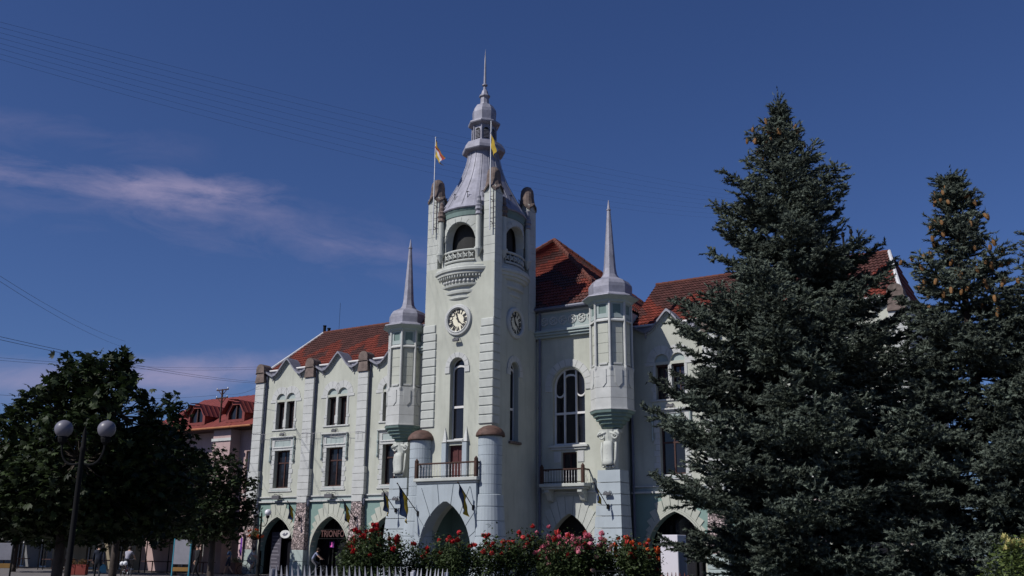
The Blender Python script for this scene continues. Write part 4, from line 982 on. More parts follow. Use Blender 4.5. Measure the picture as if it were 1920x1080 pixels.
# shop extras along the row
aw = thing('shop_awning', 'green curved awning over a shop door', 'awning', (-43.9, 1.55, 3.25))
n = 10
MB().add([(x, -1.0*math.sin(PI/2*i/n), .55*math.cos(PI/2*i/n)) for i in range(n+1) for x in (-1.1, 1.1)], [(2*i, 2*i+1, 2*i+3, 2*i+2) for i in range(n)]).build('canopy', mat('green_canvas', (.02, .16, .08)), aw)
MB().tube([(-1.05, 0, 0), (-1.05, -1.0, 0)], .025, 6).tube([(1.05, 0, 0), (1.05, -1.0, 0)], .025, 6).build('arm', IRON, aw)
sg = thing('hanging_sign', 'narrow white vertical sign on the ochre shop wall', 'sign', (-45.6, 1.5, 2.6))
MB().bbox(-.22, .22, -.15, .0, 0, 2.4, .02).build('panel', WFR, sg); MB().tube([(0, 0, .3), (0, .12, .3)], .03, 6).tube([(0, 0, 2.1), (0, .12, 2.1)], .03, 6).build('bracket', IRON, sg)

# ------------------------------------------------------------------ writing and signs in the arcade
LET = mat('dull_red_sign_letters', (.13, .065, .06), rough=.5)
sgn = thing('shop_sign', 'dull red TRIONFO lettering hung across the second arcade arch', 'sign', (-14.12, .10, 2.60))
me = text_mesh('TRIONFO', .62, LET, .025)
wd = max(v.co.x for v in me.vertices)-min(v.co.x for v in me.vertices)
o = link('lettering', me, sgn, (0, -.03, 0)); o.rotation_euler = (PI/2, 0, 0); o.scale = (2.0/wd, .95, 1.0)
MB().box(-1.36, 1.36, -.0, .03, -.30, -.26).box(-1.1, 1.1, 0, .03, .27, .31).build('sign_rail', IRON, sgn)
ov = thing('oval_sign', 'white oval shop sign hanging in the first arcade arch', 'sign', (-18.35, .12, 2.60))
n = 20; MB().prism([(.46*math.cos(2*PI*i/n), .26*math.sin(2*PI*i/n)) for i in range(n)], -.03, .03).build('panel', WFR, ov)
MB().prism([(-.25, -.02), (-.05, .1), (.0, -.02), (.18, .12), (.28, .02), (.1, -.1), (-.1, -.12)], -.036, -.031).build('emblem', mat('grey_print', (.12, .12, .16)), ov)
MB().tube([(-.2, 0, .24), (-.2, 0, .9)], .01, 5).tube([(.2, 0, .24), (.2, 0, .9)], .01, 5).build('chain', IRON, ov)
po = thing('poster_panel', 'tall grey poster panel standing inside the first arcade arch', 'poster', (-19.75, .75, 0))
MB().bbox(-.45, .45, -.03, .03, .25, 2.75, .01).build('panel', mat('grey_poster', (.08, .075, .10), noise=.2, nscale=6), po)
for k in range(9): MB().box(-.36, .36-.1*(k % 3), -.036, -.031, .5+k*.24, .58+k*.24).build('print_line', mat('pale_print', (.18, .17, .21)), po)
MB().tube([(-.4, 0, 0), (-.4, 0, .3)], .025, 6).tube([(.4, 0, 0), (.4, 0, .3)], .025, 6).build('leg', IRON, po)
ps = thing('shop_window_sign', 'small pink and purple sign glowing behind the arcade glass', 'sign', (-14.9, .92, 1.95))
MB().bbox(-.2, .2, -.03, .03, -.2, .2, .01).build('panel', mat('dark_violet_panel', (.10, .02, .14)), ps)
MB().prism([(-.02, .14), (.05, .14), (.05, -.14), (-.12, -.14), (-.12, -.07), (-.02, -.07)], -.04, -.031).build('emblem', mat('pink_neon', (.5, .1, .35), emit=((.9, .15, .55), .6)), ps)

# ------------------------------------------------------------------ floodlights and cables on the front
def floodlight(loc, label, group, up=False):
    t = thing('floodlight', label, 'floodlight', loc, 0, group)
    s_ = 1 if not up else .6
    MB().bbox(-.34*s_, .34*s_, -.42*s_, -.2*s_, -.14*s_, .10*s_, .02).build('housing', LAMPB, t)
    MB().tube([(-.22*s_, 0, .2*s_), (-.22*s_, -.3*s_, .2*s_), (-.22*s_, -.3*s_, .1*s_)], .02, 5).tube([(.22*s_, 0, .2*s_), (.22*s_, -.3*s_, .2*s_), (.22*s_, -.3*s_, .1*s_)], .02, 5).build('bracket', LAMPB, t)
    MB().box(-.3*s_, .3*s_, -.40*s_, -.22*s_, .1*s_, .115*s_).build('lens', GLASS2, t)
WHERE = ('next to the pink house', 'over the lettered arch', 'beside the left turret', 'beside the right turret', 'behind the tall blue spruce', 'at the wing end by the bushy spruce')
for i, x in enumerate(BAYX):
    floodlight((x, -.0, 5.0), 'dark box floodlight below the tall window '+WHERE[i], 'floodlights below the wing windows')
    floodlight((x, -.0, 9.22), 'small dark floodlight above the window head panel '+WHERE[i], 'small floodlights above the head panels', True)
floodlight((0, TWF-.02, 12.62), 'small dark floodlight below the sunlit front clock', None, True)
for s in (-1, 1): floodlight((s*6.92, -2.48, 4.55), 'grey floodlight on the blocky buttress '+('beside the right balcony' if s > 0 else 'beside the large porch flag'), 'floodlights on the turret buttresses', True)
ice = MB(); rr = random.Random(5)
pts = [(-21.7+i*.32, -.34 if False else -.33, 9.36-.38*i/32+.03*math.sin(i*1.3)) for i in range(33)]
ice.tube(pts, .012, 4)
for p in pts:
    for k in range(2):
        if rr.random() < .62: q = (p[0]+rr.uniform(-.1, .1), p[1], p[2]); ice.tube([q, (q[0]+rr.uniform(-.03, .03), q[1], q[2]-rr.uniform(.25, .75))], .007, 4)
tag(ice.build('icicle_light_string', mat('white_cable', (.35, .34, .36))), 'string of unlit icicle lights strung across the left wing pilasters', 'light string')

# ------------------------------------------------------------------ flags
FLB = mat('flag_blue', (.012, .028, .075), rough=.8, noise=.2, nscale=5); FLY = mat('flag_yellow', (.34, .23, .015), rough=.8, noise=.15, nscale=5)
FLR = mat('flag_red', (.25, .025, .025), rough=.8); FLW = mat('flag_white', (.42, .40, .40), rough=.8); FLD = mat('flag_dark', (.06, .03, .03), rough=.8)
def cloth(parent, top, down, along, nrm, bands, sway=.12, seed=0, nx=14):
    """hanging cloth: 'along' is the hoist edge, 'down' the way the fly falls; one mesh per stripe"""
    top, down, along, nrm = map(Vector, (top, down, along, nrm)); rr = random.Random(seed); ph0 = rr.uniform(0, 6)
    for b, (v0, v1, mt) in enumerate(bands):
        vs = []; k = 4
        for i in range(nx+1):
            u = i/nx
            for j in range(k+1):
                v = v0+(v1-v0)*j/k
                sq = 1-.35*u*(1-.3*math.sin(3*u))
                p = top+along*(v*sq)+down*u+nrm*(sway*u*math.sin(ph0+7*v+3.5*u)+.25*sway*math.sin(11*u+9*v))
                vs.append(p)
        fs = [(i*(k+1)+j, (i+1)*(k+1)+j, (i+1)*(k+1)+j+1, i*(k+1)+j+1) for i in range(nx) for j in range(k)]
        MB().add(vs, fs).build('stripe', mt, parent, True)
UA = [(0, .5, FLB), (.5, 1, FLY)]
def wall_flag(loc, dr, Lp, label, seed, size=1.0):
    t = thing('flag', label, 'flag', loc, 0); dr = Vector(dr).normalized()
    MB().tube([(0, 0, 0), tuple(dr*Lp)], .022, 6).build('pole', IRON, t)
    MB().bbox(-.06, .06, -.04, .06, -.12, .12, .01).build('bracket', IRON, t)
    MB().ball(tuple(dr*Lp), .04, 7, 5).build('finial', RUST, t)
    hoist = dr*(-.62*size); up_ = dr*(Lp*.97)
    cloth(t, up_, Vector((.18, .05, -1.05))*size, hoist, Vector((.8, .6, 0)), UA, .10, seed)
wall_flag((-16.65, -.42, 3.55), (-.25, -.75, .95), 1.45, 'blue and yellow flag on the first rubble pilaster of the arcade', 1)
wall_flag((-11.9, -.42, 3.55), (-.25, -.75, .95), 1.45, 'yellow and blue flag on the pilaster nearest the left turret', 2, 1.1)
wall_flag((-6.92, -2.6, 3.9), (-.25, -.75, .95), 1.5, 'blue and yellow flag on the buttress under the left turret', 3, 1.1)
wall_flag((-1.7, -7.25, 3.5), (-.45, -.7, 1.05), 1.9, 'large blue and yellow flag on the left side of the porch', 4, 1.45)
wall_flag((1.75, -7.25, 3.75), (-.35, -.7, 1.05), 1.5, 'blue and yellow flag on the right side of the porch', 5, 1.2)
wall_flag((6.92, -2.6, 3.9), (-.25, -.75, .95), 1.5, 'furled pale flag on the buttress under the right turret', 6, .8)
def mast(px, pyb, pyt, y, label, bands, seed, down, along):
    b = on_y(px[0], pyb, y); t_ = on_y(px[1], pyt, y); b[0] = t_[0]
    t = thing('flag', label, 'flag', tuple(b))
    h = t_[2]-b[2]
    MB().tube([(0, 0, 0), (0, 0, h)], [.04, .025], 7).build('pole', STEEL, t)
    MB().ball((0, 0, h), .05, 7, 5).build('finial', STEEL, t)
    for k in range(6): MB().tube([(0, 0, .3+k*.32), (0.22, 0, .3+k*.32)], .015, 5).build('rung', RUST, t)
    MB().tube([(.22, 0, .1), (.22, 0, 2.1)], .018, 5).tube([(0, .0, .5), (0, .3, .5)], .02, 5).tube([(0, .0, 1.8), (0, .3, 1.8)], .02, 5).build('bracket', RUST, t)
    cloth(t, (0, 0, h-.1), down, along, (.6, .8, 0), bands, .13, seed, 18)
mast((813, 817), 440, 258, -6.62, 'red yellow and white striped flag on the left tower pier mast', [(0, .12, FLD), (.12, .34, FLY), (.34, .56, FLR), (.56, .74, FLW), (.74, 1, FLY)], 11, (.62, -.1, -1.15), (0, 0, -1.0))
mast((920, 921), 430, 228, -6.62, 'yellow and blue flag hanging limp on the front tower pier mast', [(0, .45, FLB), (.45, 1, FLY)], 12, (.42, -.1, -1.5), (0, 0, -1.25))

# ------------------------------------------------------------------ cables in the air
CAB = mat('cable_rubber', (.03, .03, .035), rough=.7)
def cable(A, B, sag, r, label, group):
    A, B = Vector(A), Vector(B); n = 28
    pts = [A.lerp(B, i/n)-Vector((0, 0, sag*4*(i/n)*(1-i/n))) for i in range(n+1)]
    tag(MB().tube(pts, r, 4).build('overhead_cable', CAB), label, 'cable', group)
for k in range(8):
    A = at(-120, 10+k*9.5, 34+k*.3); B = at(1480, 372+k*5, 120)
    cable(A, B, 1.0+.2*k, .0042, 'thin overhead cable of the bundle running past the spire', 'overhead cable bundle')
for (p, d1, q, d2, r) in (((-40, 622), 30, (486, 716), 66, .009), ((-40, 628), 30, (486, 719), 66, .009), ((-30, 668), 45, (486, 688), 66.5, .008), ((-30, 673), 45, (486, 692), 66.5, .008), ((-40, 738), 40, (405, 741), 71, .009), ((420, 738), 71, (486, 724), 66.3, .009), ((-30, 498), 30, (235, 640), 60, .006), ((-30, 508), 30, (235, 652), 60, .006)):
    cable(at(*p, d1), at(*q, d2), .25, r, 'thin overhead cable strung to the left corner of the town hall', 'cables to the town hall corner')
pb = at(414, 770, 71); pl = thing('cable_mast', 'iron mast with two crossarms on the pink house roof', 'mast', tuple(pb))
zt = at(414, 728, 71)[2]-pb[2]
MB().tube([(0, 0, -1.2), (0, 0, zt)], .07, 7).build('pole', RUST, pl)
for zz_ in (zt-.05, zt-.65):
    MB().bbox(-.62, .62, -.04, .04, zz_-.04, zz_+.04, .01).build('crossarm', RUST, pl)
    for s in (-1, 1):
        MB().tube([(s*.4, 0, zz_-.05), (0, 0, zz_-.42)], .03, 5).build('strut', RUST, pl)
        MB().lathe([(.03, zz_+.04), (.05, zz_+.08), (.03, zz_+.16)], 7, (s*.56, 0, 0)).build('insulator', STEEL, pl)
# aerials on the wing roof and chimney pipes on the right wing
ae = tag(MB().tube([(-18.9, RY, RZ), (-18.9, RY, RZ+2.2)], .012, 5).build('roof_aerial', IRON), 'thin aerial rod on the left wing ridge', 'aerial')
for i, (px_, py_) in enumerate(((1580, 436), (1595, 430))):
    t_ = on_y(px_, py_, 4.9)
    c = thing('stove_pipe', 'dark stove pipe with a cowl on the right wing ridge', 'pipe', (t_[0], 4.9, RZ-.2), 0, 'stove pipes on the ridge')
    hh = t_[2]-RZ+.2
    MB().tube([(0, 0, 0), (0, 0, hh)], .06, 8).build('pipe', IRON, c); MB().lathe([(.11, hh-.22), (.09, hh-.1), (.07, hh), (0, hh+.06)], 8).build('cowl', IRON, c)

# ------------------------------------------------------------------ street lamps
OPAL = mat('opal_globe', (.66, .65, .68), noise=.05, rough=.35, spec=.4)
def street_lamp(loc, h, span, rg, label, rz, globe):
    t = thing('street_lamp', label, 'street lamp', loc, rz)
    MB().lathe([(.16, 0), (.16, .12), (.12, .16), (.11, .7), (.13, .74), (.07, .85), (.055, h-.5), (.08, h-.45), (.05, h-.4), (.045, h-.1), (0, h+.1)], 12).build('post', IRON, t, True)
    for s in (-1, 1):
        pts = [(0, 0, h-.75)]+[(s*span/2*math.sin(PI/2*k/8), 0, h-.75+.42*(1-math.cos(PI/2*k/8))-.12*math.sin(PI*k/8)) for k in range(1, 9)]
        MB().tube(pts, .025, 6).build('arm', IRON, t)
        MB().lathe([(.03, h-.36), (.09, h-.30), (.11, h-rg-.02), (.10, h-rg+.04)], 10, (s*span/2, 0, 0)).build('globe_holder', IRON, t)
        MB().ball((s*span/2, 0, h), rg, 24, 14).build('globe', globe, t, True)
_g = at(160, 804.5, 22.); gl = (_g[0], _g[1], 0.)
street_lamp(tuple(gl), at(160, 804.5, 22.)[2], .98, .20, 'twin globe street lamp in front of the dark chestnut tree', math.atan2(_r[1], _r[0]), mat('shaded_grey_globe', (.14, .137, .165), noise=.08, rough=.4, spec=.3))  # near globes: opal darkened to grey, the tree's shade put into the colour
_g = at(491, 961, 58.); gf = (_g[0], _g[1], 0.)
street_lamp(tuple(gf), at(491, 961, 58.)[2], .75, .20, 'twin globe street lamp by the first arcade arch', math.atan2(_r[1], _r[0]), OPAL)
# ------------------------------------------------------------------ plants
def fast_mesh(name, V, k, cols, mt):
    """V: (n*k,3) vertices, one k-gon per k vertices, a colour per face"""
    n = len(V)//k; me = bpy.data.meshes.new(name)
    me.vertices.add(n*k); me.vertices.foreach_set('co', np.ascontiguousarray(V, np.float32).ravel())
    me.loops.add(n*k); me.loops.foreach_set('vertex_index', np.arange(n*k, dtype=np.int32))
    me.polygons.add(n); me.polygons.foreach_set('loop_start', np.arange(0, n*k, k, dtype=np.int32))
    me.update(calc_edges=True)
    a = me.attributes.new('Col', 'FLOAT_COLOR', 'FACE'); arr = np.ones((n, 4), np.float32); arr[:, :3] = cols; a.data.foreach_set('color', arr.ravel())
    me.materials.append(mt); return me
def unit(v): return v/np.maximum(np.linalg.norm(v, axis=-1, keepdims=True), 1e-9)
NEEDLE = attr_mat('spruce_needles', rough=.75, spec=.15, var=.25, nscale=2.5)
LEAF = attr_mat('broad_leaves', rough=.6, spec=.25, var=.25, nscale=3., transl=.18)
BARK = mat('dark_bark', (.055, .042, .035), noise=.3, nscale=6, bump=.6, bscale=20)
SPBARK = mat('spruce_bark', (.06, .045, .038), noise=.3, nscale=6, bump=.6, bscale=20)
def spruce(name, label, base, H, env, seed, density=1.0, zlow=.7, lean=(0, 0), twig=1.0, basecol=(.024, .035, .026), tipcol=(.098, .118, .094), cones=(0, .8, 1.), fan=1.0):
    rg = np.random.default_rng(seed)
    T = thing(name, label, 'tree', tuple(base))
    def axis(z): return np.array([lean[0]*(z/H)**1.5, lean[1]*(z/H)**1.5, z])
    MB().tube([tuple(axis(H*i/12)-(0, 0, .15*(i == 0))) for i in range(13)], [.02+.19*(1-i/12)*H/11 for i in range(13)], 9).build('trunk', SPBARK, T)
    S, D, Ln, tip = [], [], [], []; BF = []; bf = 1.
    br = MB()
    z = zlow; az = 0.
    while z < H-.12:
        f = z/H; Lmax = float(np.interp(f, [e[0] for e in env], [e[1] for e in env]))
        nb = int((7 if f < .8 else 6)*density+rg.random())
        az += .7
        for b in range(nb):
            a = az+2*PI*b/nb+rg.normal(0, .22); zz = z+rg.uniform(-.16, .16)*(1 if f < .93 else .3)
            if zz > H-.1: continue
            L = Lmax*rg.uniform(.62, 1.08)*(1.14 if rg.random() < .15 else 1)
            if L < .08: continue
            BF += [bf]*(len(S)-len(BF)); bf = rg.uniform(.55, 1.3)
            el0 = np.interp(f, [0, .5, .85, 1], [-.12, .08, .45, 1.0])+rg.normal(0, .09)
            droop = np.interp(f, [0, .5, .85, 1], [.30, .22, .10, 0])
            o = np.array([math.cos(a), math.sin(a), 0]); side = np.array([-math.sin(a), math.cos(a), 0])
            n = max(3, int(L/.11)); ts = np.linspace(0, 1, n+1)
            pts = axis(zz)+np.outer(ts*L*math.cos(el0), o)+np.outer(ts*L*math.sin(el0)-droop*L*(ts-ts**2.6)*.9+(.10*L*ts**4), [0, 0, 1])
            pts += np.outer(np.sin(ts*3+rg.uniform(0, 6))*.04*L, side)
            br.tube([tuple(p) for p in pts[::2]], [max(.006, .022*L/2*(1-t*.85)) for t in ts[::2]], 4, caps=False)
            dirs = unit(np.diff(pts, axis=0))
            for i in range(n):
                t = ts[i]
                if t < .12 and L > .6: continue
                d = dirs[i]
                S.append(pts[i]); D.append(d); Ln.append(np.linalg.norm(pts[i+1]-pts[i])*1.15); tip.append(1. if i > n-3 else t*.5)
                # branchlets left and right in the plane of the branch, hanging a little
                if t > .93: continue
                for sd_ in (-1, 1):
                    bl = (.62*L*(1-t)**.75*t**.25*.85+.10)*rg.uniform(.65, 1.15)*fan
                    bl = min(bl, .95)
                    if rg.random() < .06: continue
                    e = unit(d*.72+side*sd_*rg.uniform(.65, .95)+np.array([0, 0, rg.normal(-.12, .16)]))
                    m = max(1, int(bl/.13)); p = pts[i]+(pts[i+1]-pts[i])*rg.random()
                    for q in range(m):
                        ee = unit(e+np.array([0, 0, -.10+.09*q])+rg.normal(0, .10, 3)); sl = bl/m
                        S.append(p); D.append(ee); Ln.append(sl*1.2); tip.append(1. if q == m-1 else .25)
                        # fine twigs
                        for s2 in (-1, 1):
                            if rg.random() < .85*twig:
                                e2 = unit(ee*.8+np.cross(ee, [0, 0, 1.])*s2*rg.uniform(.4, .8)+rg.normal(0, .22, 3))
                                S.append(p+ee*sl*rg.random()); D.append(e2); Ln.append(rg.uniform(.09, .18)); tip.append(1.)
                        p = p+ee*sl
        z += (.36 if f < .85 else .2)*rg.uniform(.85, 1.15)
    # leader
    for q in range(8):
        S.append(axis(H-.1)); D.append(unit(np.array([rg.normal(0, .5), rg.normal(0, .5), 1.]))); Ln.append(.3); tip.append(1)
    S.append(axis(H-.25)); D.append(np.array([0, 0, 1.])); Ln.append(.6); tip.append(.5)
    BF += [1.]*(len(S)-len(BF)); BF = np.array(BF); S, D, Ln, tip = map(np.array, (S, D, Ln, tip)); N = len(S); K = 13
    a_ = unit(np.cross(D, rg.normal(size=(N, 3)))); b_ = np.cross(D, a_)
    ph = rg.uniform(0, 2*PI, (N, K)); t = (np.arange(K)[None]+rg.random((N, K)))/K
    o = a_[:, None]*np.cos(ph)[..., None]+b_[:, None]*np.sin(ph)[..., None]
    bp = S[:, None]+D[:, None]*(Ln[:, None]*t)[..., None]
    r = rg.uniform(.035, .062, (N, K))
    tp = bp+o*r[..., None]+D[:, None]*(r*.95)[..., None]
    w = np.cross(np.broadcast_to(D[:, None], o.shape), o)*rg.uniform(.011, .021, (N, K))[..., None]
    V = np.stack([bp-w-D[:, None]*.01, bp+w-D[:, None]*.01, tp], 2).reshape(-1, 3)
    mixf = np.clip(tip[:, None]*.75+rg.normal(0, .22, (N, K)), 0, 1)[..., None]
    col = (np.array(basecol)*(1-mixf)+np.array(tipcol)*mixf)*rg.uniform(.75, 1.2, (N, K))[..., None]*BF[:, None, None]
    cr = link('crown', fast_mesh('crown', V, 3, col.reshape(-1, 3), NEEDLE), T); cr['kind'] = 'stuff'
    br.build('branches', SPBARK, T)['kind'] = 'stuff'
    nc, c0, c1 = cones
    if nc:
        CN = mat('spruce_cone', (.20, .10, .035), noise=.3, nscale=20, rough=.7)
        cm = MB().lathe([(.0, -.13), (.018, -.12), (.03, -.08), (.032, -.04), (.024, 0), (.0, .012)], 7).mesh('cone', CN)
        ok = np.where((S[:, 2] > c0*H) & (S[:, 2] < c1*H) & (Ln > .06))[0]
        rad = np.hypot(S[ok, 0]-lean[0], S[ok, 1]-lean[1]); wgt = (S[ok, 2]/H-c0+.03)*(rad+.05); wgt /= wgt.sum()
        for i in rg.choice(ok, nc, replace=False, p=wgt):
            p = S[i]+D[i]*Ln[i]*.8; c = link('cone', cm, T, tuple(p)); c.rotation_euler = (rg.normal(0, .25), rg.normal(0, .25), 0); c.scale = (1.15, 1.15, rg.uniform(.8, 1.2))
    return T
e1 = [(0, 1.6), (.12, 2.2), (.17, 2.6), (.23, 3.1), (.34, 3.1), (.45, 2.85), (.57, 2.35), (.655, 1.9), (.74, 1.68), (.78, 1.48), (.833, 1.12), (.885, .72), (.92, .40), (.94, .24), (.97, .14), (1, .05)]
b1 = at(1457, 190, 22.); z1 = b1[2]; b1[2] = 0
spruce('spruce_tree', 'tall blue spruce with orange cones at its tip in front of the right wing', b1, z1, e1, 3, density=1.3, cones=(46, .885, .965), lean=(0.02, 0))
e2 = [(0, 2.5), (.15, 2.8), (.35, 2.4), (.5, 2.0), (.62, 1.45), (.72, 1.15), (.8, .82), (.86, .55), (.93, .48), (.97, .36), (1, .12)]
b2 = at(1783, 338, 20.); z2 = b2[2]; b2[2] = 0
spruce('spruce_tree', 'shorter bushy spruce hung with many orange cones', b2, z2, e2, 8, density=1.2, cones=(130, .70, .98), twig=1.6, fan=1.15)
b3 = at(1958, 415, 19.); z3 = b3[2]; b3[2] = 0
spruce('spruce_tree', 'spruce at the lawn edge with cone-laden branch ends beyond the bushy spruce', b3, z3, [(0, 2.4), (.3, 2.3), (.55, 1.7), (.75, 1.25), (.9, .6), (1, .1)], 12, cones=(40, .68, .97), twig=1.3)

def leaf_cloud(rg, cents, rad, n_per, size, kind, spread, col0, col1):
    """leaves scattered in small clusters; kind 'palm' = five drooping leaflets, else single"""
    C_ = np.repeat(cents, n_per, 0); N = len(C_)
    P = C_+np.clip(rg.normal(0, 1, (N, 3)), -1.6, 1.6)*spread; up_ = unit(rg.normal(0, .55, (N, 3))+[0, 0, 1.0])
    fw = unit(np.cross(up_, rg.normal(size=(N, 3)))); sd_ = np.cross(up_, fw)
    sz = size*rg.uniform(.65, 1.25, N)
    out = []; cols = []
    angs = (-1.25, -.62, 0, .62, 1.25) if kind == 'palm' else (0,)
    colN = np.array(col0)+(np.array(col1)-np.array(col0))*rg.random((N, 1))
    colN = colN*rg.uniform(.7, 1.25, (N, 1))
    for a in angs:
        d = fw*math.cos(a)+sd_*math.sin(a); d = unit(d-up_*(.35 if kind == 'palm' else .1)); s_ = np.cross(up_, d)
        L = sz*(1-.22*abs(a)/1.25); w = L*(.21 if kind == 'palm' else .33)
        q = np.stack([P, P+d*(L*.6)[:, None]+s_*w[:, None]+up_*(w*.25)[:, None], P+d*L[:, None], P+d*(L*.6)[:, None]-s_*w[:, None]+up_*(w*.25)[:, None]], 1)
        out.append(q.reshape(-1, 3)); cols.append(colN)
    return np.concatenate(out), np.concatenate(cols)
def shell(rg, c, r, n, squash=.9, inner=.55):
    d = unit(rg.normal(size=(n, 3))); rr_ = rg.uniform(inner, 1.04, (n, 1))**.7
    return np.array(c)+d*rr_*np.array([r, r, r*squash])
def broad_tree(name, label, base, trunk_r, fork_z, blobs, seed, size=.19, kind='palm', n_cl=60, n_per=9, col0=(.009, .017, .006), col1=(.030, .047, .014), spread=.13, lean=(0, 0)):
    rg = np.random.default_rng(seed); T = thing(name, label, 'tree', tuple(base)); B = np.array(base)
    top = np.array([lean[0], lean[1], fork_z])
    MB().tube([(0, 0, -.1), (0, 0, .3), tuple(top*.5), tuple(top)], [trunk_r*1.35, trunk_r*1.05, trunk_r*.92, trunk_r*.8], 10).build('trunk', BARK, T, True)
    lim = MB(); cents = []
    for (c, r) in blobs:
        c = np.array(c)-B; mid = (top+c)/2+[0, 0, .15]
        lim.tube([tuple(top-[0, 0, .2]), tuple(mid), tuple(c)], [trunk_r*.5, trunk_r*.32, trunk_r*.14], 6, caps=False)
        cs = shell(rg, c, r, int(n_cl*r*r)); cents.append(cs)
        for q in cs[::4]: lim.tube([tuple(c+(q-c)*.1), tuple((c+q)/2+rg.normal(0, .06, 3)), tuple(q)], [.03, .018, .008], 4, caps=False)
    lim.build('limbs', BARK, T)['kind'] = 'stuff'
    cents = np.concatenate(cents)
    V, cc = leaf_cloud(rg, cents, 0, n_per, size, kind, spread, col0, col1)
    link('crown', fast_mesh('crown', V, 4, cc, LEAF), T)['kind'] = 'stuff'
    return T
def B_(lst, d): return [(at(x, y, d+dd), r) for x, y, dd, r in lst]
broad_tree('chestnut_tree', 'large dark chestnut tree behind the near twin globe lamp', ground_at(112, 26.), .15, 2.6,
    B_([(170, 715, 0, 1.0), (205, 695, .3, .6), (115, 785, 0, 1.2), (222, 780, -.5, 1.15), (50, 830, .5, 1.1), (150, 860, -1, 1.45), (255, 860, 0, 1.1), (15, 905, 0, 1.1), (90, 915, -.5, 1.2), (205, 920, -.5, 1.15), (40, 935, -.3, 1.0), (150, 930, 0, 1.1), (290, 925, .3, .95), (60, 965, 0, .8), (130, 968, .5, .75), (195, 965, 0, .8), (10, 955, 0, .8), (255, 960, .5, .8), (-40, 860, .5, 1.2), (140, 730, 1, .8)], 26.), 21, n_cl=75, n_per=9)
broad_tree('chestnut_tree', 'slimmer chestnut tree with a tall leafy shoot between the two larger trees', ground_at(216, 34.), .14, 2.6,
    B_([(300, 850, 0, 1.25), (340, 890, 0, 1.1), (255, 900, 0, 1.4), (310, 800, 0, .7), (318, 752, 0, .32), (330, 772, 0, .35), (200, 900, 0, 1.3), (300, 930, 0, 1.1), (260, 965, 0, 1.0), (330, 955, 0, 1.0)], 34.), 22, n_cl=60, n_per=9)
broad_tree('linden_tree', 'round dark tree overlapping the left corner of the town hall', ground_at(398, 47.), .16, 2.4,
    B_([(412, 890, 0, 1.25), (445, 925, 0, 1.1), (372, 915, 0, 1.35), (402, 866, 0, .75), (455, 962, 0, .75), (355, 955, 0, 1.2), (420, 962, 0, 1.1), (390, 960, -1, 1.2), (370, 985, -.5, 1.0), (430, 985, -.5, .9)], 47.), 23, size=.17, n_cl=55, n_per=9)
for k, (px_, dp) in enumerate(((330, 60), (235, 62), (130, 64), (30, 66))):
    broad_tree('street_tree', 'dark street tree '+('before the pink house canopies', 'between the pink and ochre houses', 'before the ochre shop doors', 'before the grey shop house')[k], ground_at(px_, dp), .15, 2.6,
        B_([(px_, 905, 0, 1.9), (px_-50, 945, 0, 1.8), (px_+50, 942, 0, 1.8), (px_, 962, -1, 1.8), (px_+20, 880, 1, 1.4), (px_-30, 985, -1.5, 1.4), (px_+35, 988, -1.5, 1.4), (px_, 995, -1, 1.2)], dp), 30+k, size=.2, n_cl=34, n_per=9, col0=(.008, .015, .006), col1=(.018, .03, .01))['group'] = 'street trees along the shops'

# roses
PET = {'red': (.42, .012, .018), 'coral': (.55, .05, .045), 'pink': (.70, .20, .27), 'orange': (.58, .10, .025), 'blush': (.66, .40, .34)}
def bloom_mesh(col, seed):
    rg = random.Random(seed); m = MB()
    for ring, (r, z, n) in enumerate(((.055, .0, 6), (.042, .02, 5), (.026, .035, 4))):
        for i in range(n):
            a = 2*PI*i/n+ring*.5; w = r*.75
            c0 = Vector((math.cos(a), math.sin(a), 0)); s_ = Vector((-math.sin(a), math.cos(a), 0))
            m.add([c0*.008+Vector((0, 0, z-.03)), c0*r*.8+s_*w+Vector((0, 0, z)), c0*r*1.05+Vector((0, 0, z+.022+.01*ring)), c0*r*.8-s_*w+Vector((0, 0, z))], [(0, 1, 2, 3)])
    m.ball((0, 0, .012), .03, 6, 4)
    return m.mesh('bloom', mat('petal_'+col, PET[col], noise=.25, nscale=25, rough=.6), fix=False)
BLOOM = {c: [bloom_mesh(c, i) for i in range(2)] for c in PET}
